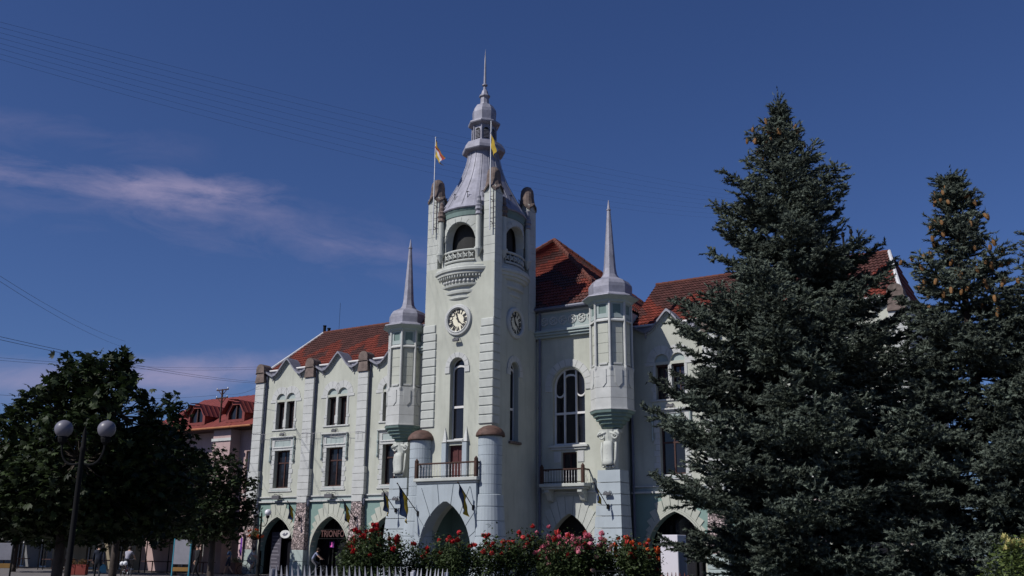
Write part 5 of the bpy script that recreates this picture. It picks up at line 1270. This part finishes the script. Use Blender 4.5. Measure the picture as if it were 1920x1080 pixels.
def rose(label, px0, px1, depth, top, cols, nbl, seed, dense=1.0, bpos=None):
    rg = np.random.default_rng(seed); c = ground_at((px0+px1)/2, depth); T = thing('rose_bush', label, 'rose bush', tuple(c))
    half = (px1-px0)/2*depth/FPX; h = at((px0+px1)/2, top, depth)[2]
    st = MB(); cents = []; tips = []
    for k in range(int(26*dense*max(.6, half))):
        a = rg.uniform(0, 2*PI); r = half*math.sqrt(rg.random()); hh = h*rg.uniform(.76, 1.)*(1-.12*(r/half)**2)
        x, y = r*math.cos(a), r*math.sin(a)*.8
        p = [(x*.25, y*.25, -.05), (x*.6, y*.6, hh*.5), (x+rg.normal(0, .04), y+rg.normal(0, .04), hh)]
        st.tube(p, [.014, .01, .006], 4, caps=False); tips.append(p[2])
        for q in range(26):
            t = rg.uniform(.08, .93); u = np.array(p[1])*(1-t)+np.array(p[2])*t if t > .3 else np.array(p[0])*(1-t*1.6)+np.array(p[1])*t*1.6
            cents.append(u+rg.normal(0, .10, 3))
    st.build('stems', mat('green_stem', (.05, .075, .03)), T)['kind'] = 'stuff'
    V, cc = leaf_cloud(rg, np.array(cents), 0, 13, .078, 'one', .11, (.022, .036, .012), (.055, .080, .028))
    link('leaves', fast_mesh('leaves', V, 4, cc, LEAF), T)['kind'] = 'stuff'
    tips.sort(key=lambda p: -p[2]-.5*rg.random())
    for i in range(nbl):
        p = np.array(tips[i % len(tips)])+(rg.normal(0, .09, 3) if i >= len(tips) or rg.random() < .4 else 0)
        cl = cols[int(rg.integers(len(cols)))]
        o = link('bloom', BLOOM[cl][i % 2], T, (p[0], p[1], p[2]+.03-(.25*rg.random() if i > nbl*.6 else 0)))
        o.rotation_euler = (rg.normal(.25, .4), rg.normal(-.2, .4), rg.uniform(0, 6)); s_ = rg.uniform(.95, 1.5); o.scale = (s_, s_, s_)
    return T
rose('tall rose bush with dark red blooms before the third arcade arch', 655, 762, 24., 980, ['red'], 34, 41, 1.25)
rose('low dark red rose bush left of the porch', 745, 830, 24.5, 1015, ['red'], 9, 42)
rose('rose bush with a single tall red cluster before the porch arch', 808, 890, 24., 1000, ['red', 'red', 'coral'], 12, 43)
rose('bright red and coral rose bush right of the porch arch', 880, 985, 24., 988, ['red', 'coral', 'coral'], 24, 44, 1.1)
rose('coral rose bush with two tall blooms', 960, 1030, 24.3, 980, ['coral', 'red', 'pink'], 14, 45, .8)
rose('wide pink rose bush covered in blooms', 1000, 1128, 23.8, 994, ['pink', 'pink', 'pink', 'blush', 'coral'], 72, 46, 1.5)
rose('pale pink rose bush before the right turret buttress', 1085, 1150, 24.2, 1000, ['pink', 'pink', 'blush'], 26, 47)
rose('orange rose bush beside the white stele', 1138, 1240, 24., 998, ['orange', 'orange', 'coral'], 34, 48, 1.2)
rose('small red rose bush by the end of the picket fence', 640, 690, 24.3, 1012, ['red'], 9, 49, .9)
# yellow flowering shrub on the right
def shrub(name, label, base, blobs, seed, cols, nbl, size=.07, bc='blush'):
    rg = np.random.default_rng(seed); T = thing(name, label, 'shrub', tuple(base)); B = np.array(base); st = MB(); cents = []
    for c, r in blobs:
        c = np.array(c)-B; cs = shell(rg, c, r, int(160*r*r+30)); cents.append(cs)
        for q in cs[::5]: st.tube([(q[0]*.2, q[1]*.2, -.05), tuple((q+[q[0]*.2, q[1]*.2, 0])/2), tuple(q)], [.016, .011, .005], 4, caps=False)
    st.build('stems', mat('green_stem', (.05, .075, .03)), T)['kind'] = 'stuff'
    cents = np.concatenate(cents)
    V, cc = leaf_cloud(rg, cents, 0, 10, size, 'one', .09, *cols); link('leaves', fast_mesh('leaves', V, 4, cc, LEAF), T)['kind'] = 'stuff'
    YEL = BLOOM.setdefault('yellow', None)
    if BLOOM['yellow'] is None: PET['yellow'] = (.62, .55, .22); BLOOM['yellow'] = [bloom_mesh('yellow', 1)]
    up_ = cents[np.argsort(-cents[:, 2])][:nbl*3]
    for i in range(nbl): link('bloom', BLOOM['yellow'][0], T, tuple(up_[i*3]+[0, 0, .05]))
    return T
shrub('flowering_shrub', 'light green shrub with small pale yellow flowers beside the dark spruces', ground_at(1905, 13.5), [(at(1908, 1042, 13.5), .30), (at(1890, 1085, 13.3), .34), (at(1932, 1060, 13.5), .36), (at(1915, 1130, 13.5), .42)], 61, ((.05, .075, .02), (.10, .13, .035)), 12)
# flower basket on the far lamp
fb = at(478, 1004, 57.7); FB = thing('flower_basket', 'hanging basket of orange flowers on the far twin globe lamp', 'flower basket', tuple(fb))
rg_ = np.random.default_rng(5)
MB().lathe([(.05, -.28), (.24, -.2), (.32, 0)], 10).tube([(.0, 0, 0), (.25, 0, .5), (.42, 0, .72)], .012, 4).build('basket', IRON, FB)
V, cc = leaf_cloud(rg_, shell(rg_, (0, 0, .05), .45, 60, .6, .2), 0, 8, .09, 'one', .08, (.06, .08, .02), (.16, .10, .03)); link('leaves', fast_mesh('leaves', V, 4, cc, LEAF), FB)['kind'] = 'stuff'
for i in range(16): o = link('bloom', BLOOM['orange'][i % 2], FB, tuple(shell(rg_, (0, 0, .05), .5, 1, .6, .8)[0])); o.scale = (1.3, 1.3, 1.3)
# ------------------------------------------------------------------ fences, stele, boards
WPK = mat('white_fence_paint', (.5, .5, .55), noise=.1, nscale=8, rough=.5)
def picket_fence(label, pxa, pxb, da, db, ytop, n, mt, tilt=.0, hgt=None):
    A = at(pxa, ytop, da); B = at(pxb, ytop, db); z = (A[2]+B[2])/2
    d = np.array([B[0]-A[0], B[1]-A[1]]); L = np.linalg.norm(d); rz = math.atan2(d[1], d[0])
    F = thing('picket_fence', label, 'fence', (A[0], A[1], 0), rz)
    for zz in (.25, z-.32): MB().bbox(-.06, L+.06, .012, .045, zz-.03, zz+.03, .008).build('rail', mt, F)
    k = 6; vs = []; w = .024
    for i in range(k+1):  # a bent flat blade with a pointed head
        u = i/k; zz = .02+(z-.02)*u; x = tilt*math.sin(u*PI*.5)*.09*u; ww = w*(1 if u < .85 else .12)
        vs += [(x-ww, -.012, zz), (x+ww, -.012, zz), (x+ww, .01, zz), (x-ww, .01, zz)]
    fs = [(a*4+b, a*4+(b+1) % 4, a*4+4+(b+1) % 4, a*4+4+b) for a in range(k) for b in range(4)]+[(0, 3, 2, 1), (k*4, k*4+1, k*4+2, k*4+3)]
    pm = MB().add(vs, fs).mesh('picket', mt)
    for i in range(n):
        o = link('picket', pm, F, (L*i/(n-1), 0, 0)); o.rotation_euler = (0, rnd.gauss(0, .012), 0)
    for x in (0-.05, L+.05): MB().bbox(x-.04, x+.04, .046, .13, 0, z-.08, .01).build('post', mt, F)
    return F
picket_fence('white picket fence with bent blades along the red roses', 514, 770, 22.2, 21.6, 1061, 25, mat('grey_white_fence', (.28, .28, .32), noise=.15, nscale=8), -1.)
picket_fence('bright white picket fence before the porch roses', 776, 832, 21.5, 21.4, 1066, 8, WPK, 1.)
picket_fence('low red-brown picket fence at the foot of the white stele', 1243, 1284, 24.6, 24.4, 1073, 6, mat('red_brown_fence', (.16, .05, .035)), 0)
# low lattice
lt = ground_at(1120, 22.6); LT = thing('lattice_fence', 'low dark iron lattice fence between pink and orange roses', 'fence', tuple(lt), math.atan2(_r[1], _r[0]))
zt_ = at(1130, 1071, 22.6)[2]
for k in range(2):
    MB().tube([(k*.28-.0, 0, zt_-.34), (k*.28+.28, 0, zt_)], .014, 5).tube([(k*.28, .03, zt_), (k*.28+.28, .03, zt_-.34)], .014, 5).build('cross_bar', IRON, LT)
MB().tube([(-.05, .015, zt_), (.62, .015, zt_)], .016, 5).tube([(-.05, .015, zt_-.36), (.62, .015, zt_-.36)], .016, 5).build('rail', IRON, LT)
for x in (-.04, .61): MB().tube([(x, .015, 0), (x, .015, zt_+.03)], .02, 6).build('post', IRON, LT)
st = at(1262, 1003, 26.); ST = thing('information_stele', 'white information stele with a blue side sign among the orange roses', 'stele', (st[0], st[1], 0))
MB().bbox(-.25, .25, -.3, .3, 0, st[2], .012).build('body', mat('white_stele_panel', (.60, .58, .64), noise=.04, rough=.5), ST)
MB().bbox(-.28, .28, -.33, .33, -.05, .18, .012).build('plinth', KERB, ST)
MB().box(.252, .262, -.22, .22, .9, st[2]-.2).build('side_panel', mat('grey_stele_side', (.26, .25, .30)), ST)
n = 14; MB().prism([(.16*math.cos(2*PI*i/n)+.1, st[2]-.32+.16*math.sin(2*PI*i/n)) for i in range(n)], .263, .272, 'x').build('blue_roundel', mat('blue_sign_print', (.02, .03, .30)), ST)
BRD = mat('grey_notice_board', (.20, .20, .23), noise=.1, nscale=3)
def board(label, px, depth, ytop, ybot, w, frame, rz):
    b = ground_at(px, depth); z1_ = at(px, ytop, depth)[2]; z0_ = at(px, ybot, depth)[2]
    T_ = thing('notice_board', label, 'board', tuple(b), rz)
    MB().bbox(-w/2, w/2, -.03, .03, z0_, z1_, .01).build('panel', BRD, T_)
    for s in (-1, 1): MB().bbox(s*(w/2+.03)-.03, s*(w/2+.03)+.03, -.04, .04, -.05, z1_+.05, .01).build('post', frame, T_)
    MB().bbox(-w/2, w/2, -.02, .02, z0_-.35, z0_-.15, .01).build('lower_board', mat('ochre_board', (.20, .11, .03)), T_)
CY = mat('cyan_frame', (.05, .25, .34), rough=.4)
rzc = math.atan2(_r[1], _r[0])
board('grey notice board with a cyan post under the round tree', 342, 50., 1012, 1058, .95, CY, rzc-.3)
board('grey notice board on dark posts by the shop row', 8, 44., 1018, 1050, .75, IRON, rzc)
# banner and planters by the pink house
bn = on_y(451, 1026, -.6); BN = thing('vertical_banner', 'tall pale pink banner by the pink house door', 'banner', (bn[0], -.6, 0))
MB().bbox(-.2, .2, -.02, .02, .9, 2.7, .008).build('banner_cloth', mat('pink_print', (.60, .42, .46), noise=.1), BN)
MB().bbox(-.02, .16, -.028, -.021, 1.2, 2.35, .003).build('print', mat('purple_print', (.14, .04, .28)), BN)
MB().tube([(-.2, .03, 0), (-.2, .03, 2.75)], .02, 6).build('pole', IRON, BN); MB().bbox(-.25, .25, -.2, .2, 0, .08, .01).build('base', IRON, BN)
pln = on_y(441, 1060, -1.2); PLN = thing('planter_box', 'brown planter box in front of the pink banner', 'planter', (pln[0], -1.2, 0))
MB().bbox(-.35, .35, -.3, .3, 0, .75, .02).build('box', mat('brown_planter', (.17, .09, .07), noise=.15), PLN)
rg_ = np.random.default_rng(15); V, cc = leaf_cloud(rg_, shell(rg_, (0, 0, .85), .35, 40, .5, .2), 0, 8, .08, 'one', .07, (.04, .06, .02), (.08, .10, .03)); link('plants', fast_mesh('plants', V, 4, cc, LEAF), PLN)['kind'] = 'stuff'
for k, px_ in enumerate((138, 158)):
    g = ground_at(px_, 60.); P = thing('flower_box', 'red flower box with red and yellow flowers on the pavement by the shops', 'planter', tuple(g), rzc, 'red flower boxes by the shops')
    MB().bbox(-.32, .32, -.2, .2, 0, .62, .02).build('box', mat('red_planter', (.20, .04, .03), noise=.15), P)
    V, cc = leaf_cloud(rg_, shell(rg_, (0, 0, .72), .3, 40, .5, .2), 0, 8, .08, 'one', .07, (.05, .06, .02), (.2, .08, .03)); link('plants', fast_mesh('plants', V, 4, cc, LEAF), P)['kind'] = 'stuff'
# canopies added to keep the shop fronts in shade
CAN = mat('shade_canopy_brown', (.035, .02, .018), noise=.2, rough=.9)
for k, (xa, xb, lb) in enumerate(((-33.6, -28.4, 'added dark brown shade canopy under the trees beside the pink house door'), (-28.0, -23.2, 'added dark brown shade canopy between the pink banner and its twin'), (-45.5, -40.0, 'added dark shade canopy over the ochre shop doors'), (-39.6, -34.4, 'added dark shade canopy at the pink house end of the ochre shops'), (-51.5, -46.4, 'added dark shade canopy over the first grey shop doors'), (-57, -51.9, 'added dark shade canopy over the middle grey shop doors'))):
    T_ = thing('shade_canopy', lb, 'canopy', ((xa+xb)/2, -1.0, 0)); w = (xb-xa)/2
    MB().prism([(-2.4, 2.45), (-2.4, 2.75), (1.9, 3.5), (1.9, 3.42), (-2.3, 2.68), (-2.34, 2.45)], -w, w, 'x').build('shade_canvas', CAN, T_)
    for x in (-w+.1, 0, w-.1): MB().tube([(x, -2.3, 0), (x, -2.3, 2.7)], .035, 6).build('post', IRON, T_)  # posts of the added shade canopy
    for x in (-w+.6, w-.6): MB().bbox(x-.55, x+.55, -1.4, -.3, .7, .76, .01).tube([(x, -.85, 0), (x, -.85, .7)], .04, 6).build('table', BROWN, T_)
LB = mat('warm_bulb', (.9, .4, .2), emit=((1., .35, .12), 2.2))
SL = thing('string_lights', 'row of tiny warm bulbs hung under the shade canopy', 'light string', (-30.9, -3.25, 2.42))
MB().tube([(-2.4+i*.3, 0, .03*math.sin(i*1.7)) for i in range(17)], .008, 4).build('wire', IRON, SL)
bm_ = MB().ball((0, 0, -.05), .035, 6, 4).mesh('bulb', LB)
for i in range(17):
    if i in (8, 9, 12): continue
    link('bulb', bm_, SL, (-2.4+i*.3, 0, .03*math.sin(i*1.7)))
# parked bollards are not shown; one A-board stands on the pavement

# ------------------------------------------------------------------ people
SKIN = mat('skin', (.42, .26, .19), noise=.08, rough=.6); HAIR = mat('dark_hair', (.03, .02, .016), rough=.7)
def cmat(n, c): return mat(n, c, noise=.15, nscale=8, rough=.9)
def figure(name, label, loc, rz, J, R_, mats_for, bags=None, scale=1., hair=HAIR):
    """J joints, one continuous skinned body; mats_for maps a bone to a material index"""
    T = thing(name, label, 'person', loc, rz)
    names = list(J); idx = {n: i for i, n in enumerate(names)}
    E = [('pelvis', 'waist'), ('waist', 'chest'), ('chest', 'neck'), ('neck', 'head'), ('head', 'crown')]
    for s in 'LR': E += [('chest', 'sho'+s), ('sho'+s, 'elb'+s), ('elb'+s, 'wri'+s), ('wri'+s, 'hand'+s), ('pelvis', 'hip'+s), ('hip'+s, 'kne'+s), ('kne'+s, 'ank'+s), ('ank'+s, 'toe'+s)]
    me = bpy.data.meshes.new('body'); me.from_pydata([tuple(np.array(J[n])*scale) for n in names], [(idx[a], idx[b]) for a, b in E], [])
    ob = bpy.data.objects.new('body', me); COL.objects.link(ob)
    md = ob.modifiers.new('skin', 'SKIN'); md.use_smooth_shade = True
    for i, n in enumerate(names):
        key = n[:-1] if n[-1] in 'LR' and n[:-1] in R_ else n
        r = R_[key]; me.skin_vertices[0].data[i].radius = (r[0]*scale, r[1]*scale) if isinstance(r, tuple) else (r*scale, r*scale)
        me.skin_vertices[0].data[i].use_root = (n == 'pelvis')
    sb = ob.modifiers.new('sub', 'SUBSURF'); sb.levels = 1; sb.render_levels = 1
    dg = bpy.context.evaluated_depsgraph_get(); m2 = bpy.data.meshes.new_from_object(ob.evaluated_get(dg)); bpy.data.objects.remove(ob)
    # fingers: four and a thumb on each hand
    bm = bmesh.new(); bm.from_mesh(m2); nb_faces = len(bm.faces)
    P = {n: np.array(J[n])*scale for n in names}
    for s in 'LR':
        d = unit(P['hand'+s]-P['wri'+s]); sd_ = unit(np.cross(d, [0, 0, 1.])+[1e-4, 0, 0])
        for q in range(5):
            off = (q-1.6)*.02*scale; L_f = (.075, .085, .08, .065, .055)[q]*scale
            dd = d if q < 4 else unit(d*.5-sd_*.9); o0 = P['hand'+s]+sd_*off if q < 4 else P['wri'+s]+d*.03*scale-sd_*.03*scale
            t = MB().tube([tuple(o0), tuple(o0+dd*L_f*.55), tuple(o0+dd*L_f*.9+np.array([0, 0, -.02*scale]))], [.011*scale, .010*scale, .007*scale], 5)
            vv = [bm.verts.new(p) for p in t.v]
            for f in t.f: bm.faces.new([vv[i] for i in f])
    bm.to_mesh(m2); bm.free()
    bones = E; A = np.array([P[a] for a, b in bones]); B = np.array([P[b] for a, b in bones])
    cen = np.array([p.center for p in m2.polygons]); mi = []
    for i, c in enumerate(cen):
        if i >= nb_faces: mi.append(0); continue
        ab = B-A; t = np.clip(((c-A)*ab).sum(1)/np.maximum((ab*ab).sum(1), 1e-9), 0, 1); k = int(np.argmin(np.linalg.norm(A+ab*t[:, None]-c, axis=1)))
        mi.append(mats_for(bones[k], t[k]))
    m2.materials.clear()
    for m_ in T_MATS: m2.materials.append(m_)
    m2.polygons.foreach_set('material_index', mi); m2.polygons.foreach_set('use_smooth', [True]*len(m2.polygons)); m2.update()
    link('body', m2, T)
    hd = P['head']; cr2 = P['crown']; ax = unit(cr2-hd)
    m = MB().ball((0, 0, 0), .112*scale, 12, 8, 1.0)
    m.v = [tuple(np.array(v)+cr2-ax*.03*scale+np.array([0, -.022*scale, .0])) for v in m.v if True]
    m.v = [tuple(np.array(v)) for v in m.v]
    hobj = m.build('hair', hair, T, True)
    # eyes, nose and mouth on the front of the face
    fc = hd+np.array([0, .098*scale, .045*scale])
    MB().ball((fc[0]-.035*scale, fc[1], fc[2]+.02*scale), .012*scale, 6, 4).ball((fc[0]+.035*scale, fc[1], fc[2]+.02*scale), .012*scale, 6, 4).build('eyes', HAIR, T)
    MB().add([(fc[0]-.014*scale, fc[1]-.01, fc[2]-.03*scale), (fc[0]+.014*scale, fc[1]-.01, fc[2]-.03*scale), (fc[0], fc[1]+.025*scale, fc[2]-.028*scale), (fc[0], fc[1]-.005, fc[2]+.02*scale)], [(0, 1, 2), (0, 2, 3), (1, 3, 2), (0, 3, 1)]).build('nose', SKIN, T)
    MB().box(fc[0]-.025*scale, fc[0]+.025*scale, fc[1]-.02*scale, fc[1]-.002, fc[2]-.062*scale, fc[2]-.052*scale).build('mouth', mat('lips', (.3, .12, .1)), T)
    return T
RAD = dict(pelvis=(.15, .11), waist=(.135, .10), chest=(.165, .115), neck=.055, head=(.082, .098), crown=(.075, .085), sho=.062, elb=.043, wri=.031, hand=(.036, .022), hip=.09, kne=.06, ank=.042, toe=.034)
STAND = dict(pelvis=(0, 0, .95), waist=(0, 0, 1.12), chest=(0, .0, 1.36), neck=(0, .01, 1.50), head=(0, .03, 1.60), crown=(0, .03, 1.69),
    shoL=(-.185, 0, 1.42), shoR=(.185, 0, 1.42), elbL=(-.24, .08, 1.14), elbR=(.24, -.08, 1.14), wriL=(-.23, .22, .93), wriR=(.24, -.06, .88), handL=(-.22, .27, .87), handR=(.24, -.03, .80),
    hipL=(-.095, .02, .88), hipR=(.095, -.02, .88), kneL=(-.10, .17, .50), kneR=(.10, -.02, .48), ankL=(-.10, .24, .09), ankR=(.10, -.28, .13), toeL=(-.11, .39, .035), toeR=(.11, -.15, .04))
RIDE = dict(pelvis=(0, -.2, 1.0), waist=(0, -.12, 1.14), chest=(0, .05, 1.36), neck=(0, .13, 1.48), head=(0, .19, 1.57), crown=(0, .20, 1.66),
    shoL=(-.18, .07, 1.41), shoR=(.18, .07, 1.41), elbL=(-.25, .25, 1.2), elbR=(.25, .25, 1.2), wriL=(-.26, .43, 1.06), wriR=(.26, .43, 1.06), handL=(-.26, .49, 1.03), handR=(.26, .49, 1.03),
    hipL=(-.09, -.17, .94), hipR=(.09, -.17, .94), kneL=(-.11, .20, .80), kneR=(.11, .14, .62), ankL=(-.11, .10, .46), ankR=(.11, .0, .20), toeL=(-.11, .23, .42), toeR=(.11, .13, .16))
def dress(short_sleeve=True, shorts=False):
    def f(bone, t):
        a, b = bone
        if a == 'neck' or a == 'head' or (a == 'chest' and b == 'neck' and t > .75): return 0
        if a[:3] == 'elb': return 0 if short_sleeve else 1
        if a[:3] == 'wri': return 0
        if a[:3] == 'sho': return 1 if (not short_sleeve or t < .65) else 0
        if a[:3] == 'hip': return 2 if (not shorts or t < .85) else 0
        if a[:3] == 'kne': return 2 if not shorts else 0
        if a[:3] == 'ank': return 3
        if a == 'pelvis' and (b[:3] == 'hip' or t < .4): return 2
        return 1
    return f
SHOE = cmat('dark_shoe', (.03, .03, .03))
RC = math.atan2(_r[1], _r[0])          # direction of image right on the ground
T_MATS = [SKIN, cmat('blue_shirt', (.06, .11, .22)), cmat('dark_shorts', (.03, .035, .06)), SHOE]
figure('person', 'walking person in a blue shirt and dark shorts near the pink house', tuple(on_ground(427, 1078)), RC+PI/2, STAND, RAD, dress(True, True))
def bicycle(label, loc, rz, col, group=None, bag=False):
    T = thing('bicycle', label, 'bicycle', loc, rz, group); FR = mat('bike_paint_'+col[0], col[1], rough=.35, spec=.5)
    wr = .335
    for y in (-.52, .54):
        w = MB().tube([(0, y+wr*math.cos(2*PI*i/28), wr+wr*.96*math.sin(2*PI*i/28)) for i in range(29)], .017, 6, caps=False).build('wheel', IRON, T)
        sp_ = MB()
        for i in range(12): sp_.tube([(0, y, wr), (0, y+.31*math.cos(2*PI*i/12), wr+.31*math.sin(2*PI*i/12))], .0025, 3, caps=False)
        sp_.tube([(-.04, y, wr), (.04, y, wr)], .02, 6); sp_.build('spokes', STEEL, w)
    bb, st_, hd0, hd1 = (0, -.05, .29), (0, -.2, .78), (0, .36, .62), (0, .33, .80)
    f = MB().tube([bb, st_], .016, 6).tube([st_, hd1], .016, 6).tube([bb, hd0], .018, 6).tube([hd0, hd1], .02, 6).tube([bb, (0, -.52, wr)], .011, 5).tube([st_, (0, -.52, wr)], .010, 5).tube([hd0, (0, .54, wr)], .013, 5).tube([hd1, (0, .31, 1.0)], .013, 6)
    f.build('frame', FR, T)
    MB().tube([st_, (0, -.23, .88)], .013, 6).lathe([(.0, .87), (.08, .875), (.09, .9), (.05, .92), (0, .925)], 9, (0, -.23, 0)).build('saddle', IRON, T)
    MB().tube([(-.27, .44, 1.02), (-.2, .36, 1.03), (0, .31, 1.0), (.2, .36, 1.03), (.27, .44, 1.02)], .012, 6).build('handlebar', STEEL, T)
    MB().tube([(-.1, -.05, .29), (.1, -.05, .29)], .01, 5).tube([(-.09, -.05, .29), (-.09, .05, .43)], .009, 5).tube([(.09, -.05, .29), (.09, -.14, .16)], .009, 5).bbox(-.15, -.08, 0, .1, .42, .44, .004).bbox(.08, .15, -.19, -.09, .15, .17, .004).build('crank', STEEL, T)
    if bag: MB().ball((-.09, -.55, .78), .13, 10, 7).ball((.1, -.56, .8), .13, 10, 7).build('shopping_bags', mat('white_bag', (.72, .72, .74)), T)
    return T
def rider(label, blabel, loc, rz, mats_, d, col, bag=False):
    global T_MATS
    T_MATS = mats_; figure('person', label, tuple(loc), rz, RIDE, RAD, d); bicycle(blabel, tuple(loc), rz, col, None, bag)
rider('cyclist in a white shirt and grey shorts riding past the arcade', 'dark bicycle ridden by the cyclist in white', on_ground(468, 1079), RC-PI/2, [SKIN, cmat('white_shirt', (.50, .50, .56)), cmat('grey_shorts', (.20, .20, .25)), SHOE], dress(True, True), ('dark', (.03, .03, .035)))
rider('cyclist in a pale blue shirt in front of the lettered arch', 'black bicycle ridden past the lettered arch', on_ground(589, 1079.5), RC-PI/2, [SKIN, cmat('pale_blue_shirt', (.24, .27, .40)), cmat('grey_trousers', (.12, .12, .14)), SHOE], dress(True, False), ('black', (.015, .015, .02)))
rider('cyclist in a striped grey shirt seen from behind', 'bicycle with white shopping bags on its rack', on_ground(236, 1083), RC, [SKIN, cmat('striped_shirt', (.30, .29, .34)), cmat('dark_trousers', (.03, .03, .04)), SHOE], dress(True, False), ('maroon', (.10, .02, .02)), True)
T_MATS = [SKIN, cmat('black_shirt', (.012, .012, .014)), cmat('black_trousers', (.012, .012, .015)), SHOE]
figure('person', 'person in black clothes standing by the cyan framed board', tuple(on_ground(366, 1087)), RC+2.4, STAND, RAD, dress(False, False), scale=1.08)
T_MATS = [SKIN, cmat('navy_top', (.015, .02, .035)), cmat('navy_trousers', (.012, .014, .02)), SHOE]
pg = on_ground(180, 1090)
figure('person', 'person in navy clothes walking under the trees with a blue bag', tuple(pg), RC+.4, STAND, RAD, dress(False, False), scale=1.05)
bgp = Matrix.Translation(tuple(pg))@Matrix.Rotation(RC+.4, 4, 'Z')@Vector((.26, -.03, .42))
BG = thing('carrier_bag', 'blue carrier bag held by the person in navy', 'bag', tuple(bgp), RC+.4)
MB().prism([(-.17, 0), (.17, 0), (.15, .3), (.04, .42), (-.04, .42), (-.15, .3)], -.06, .06).build('bag', mat('blue_plastic_bag', (.02, .09, .16), rough=.4), BG)
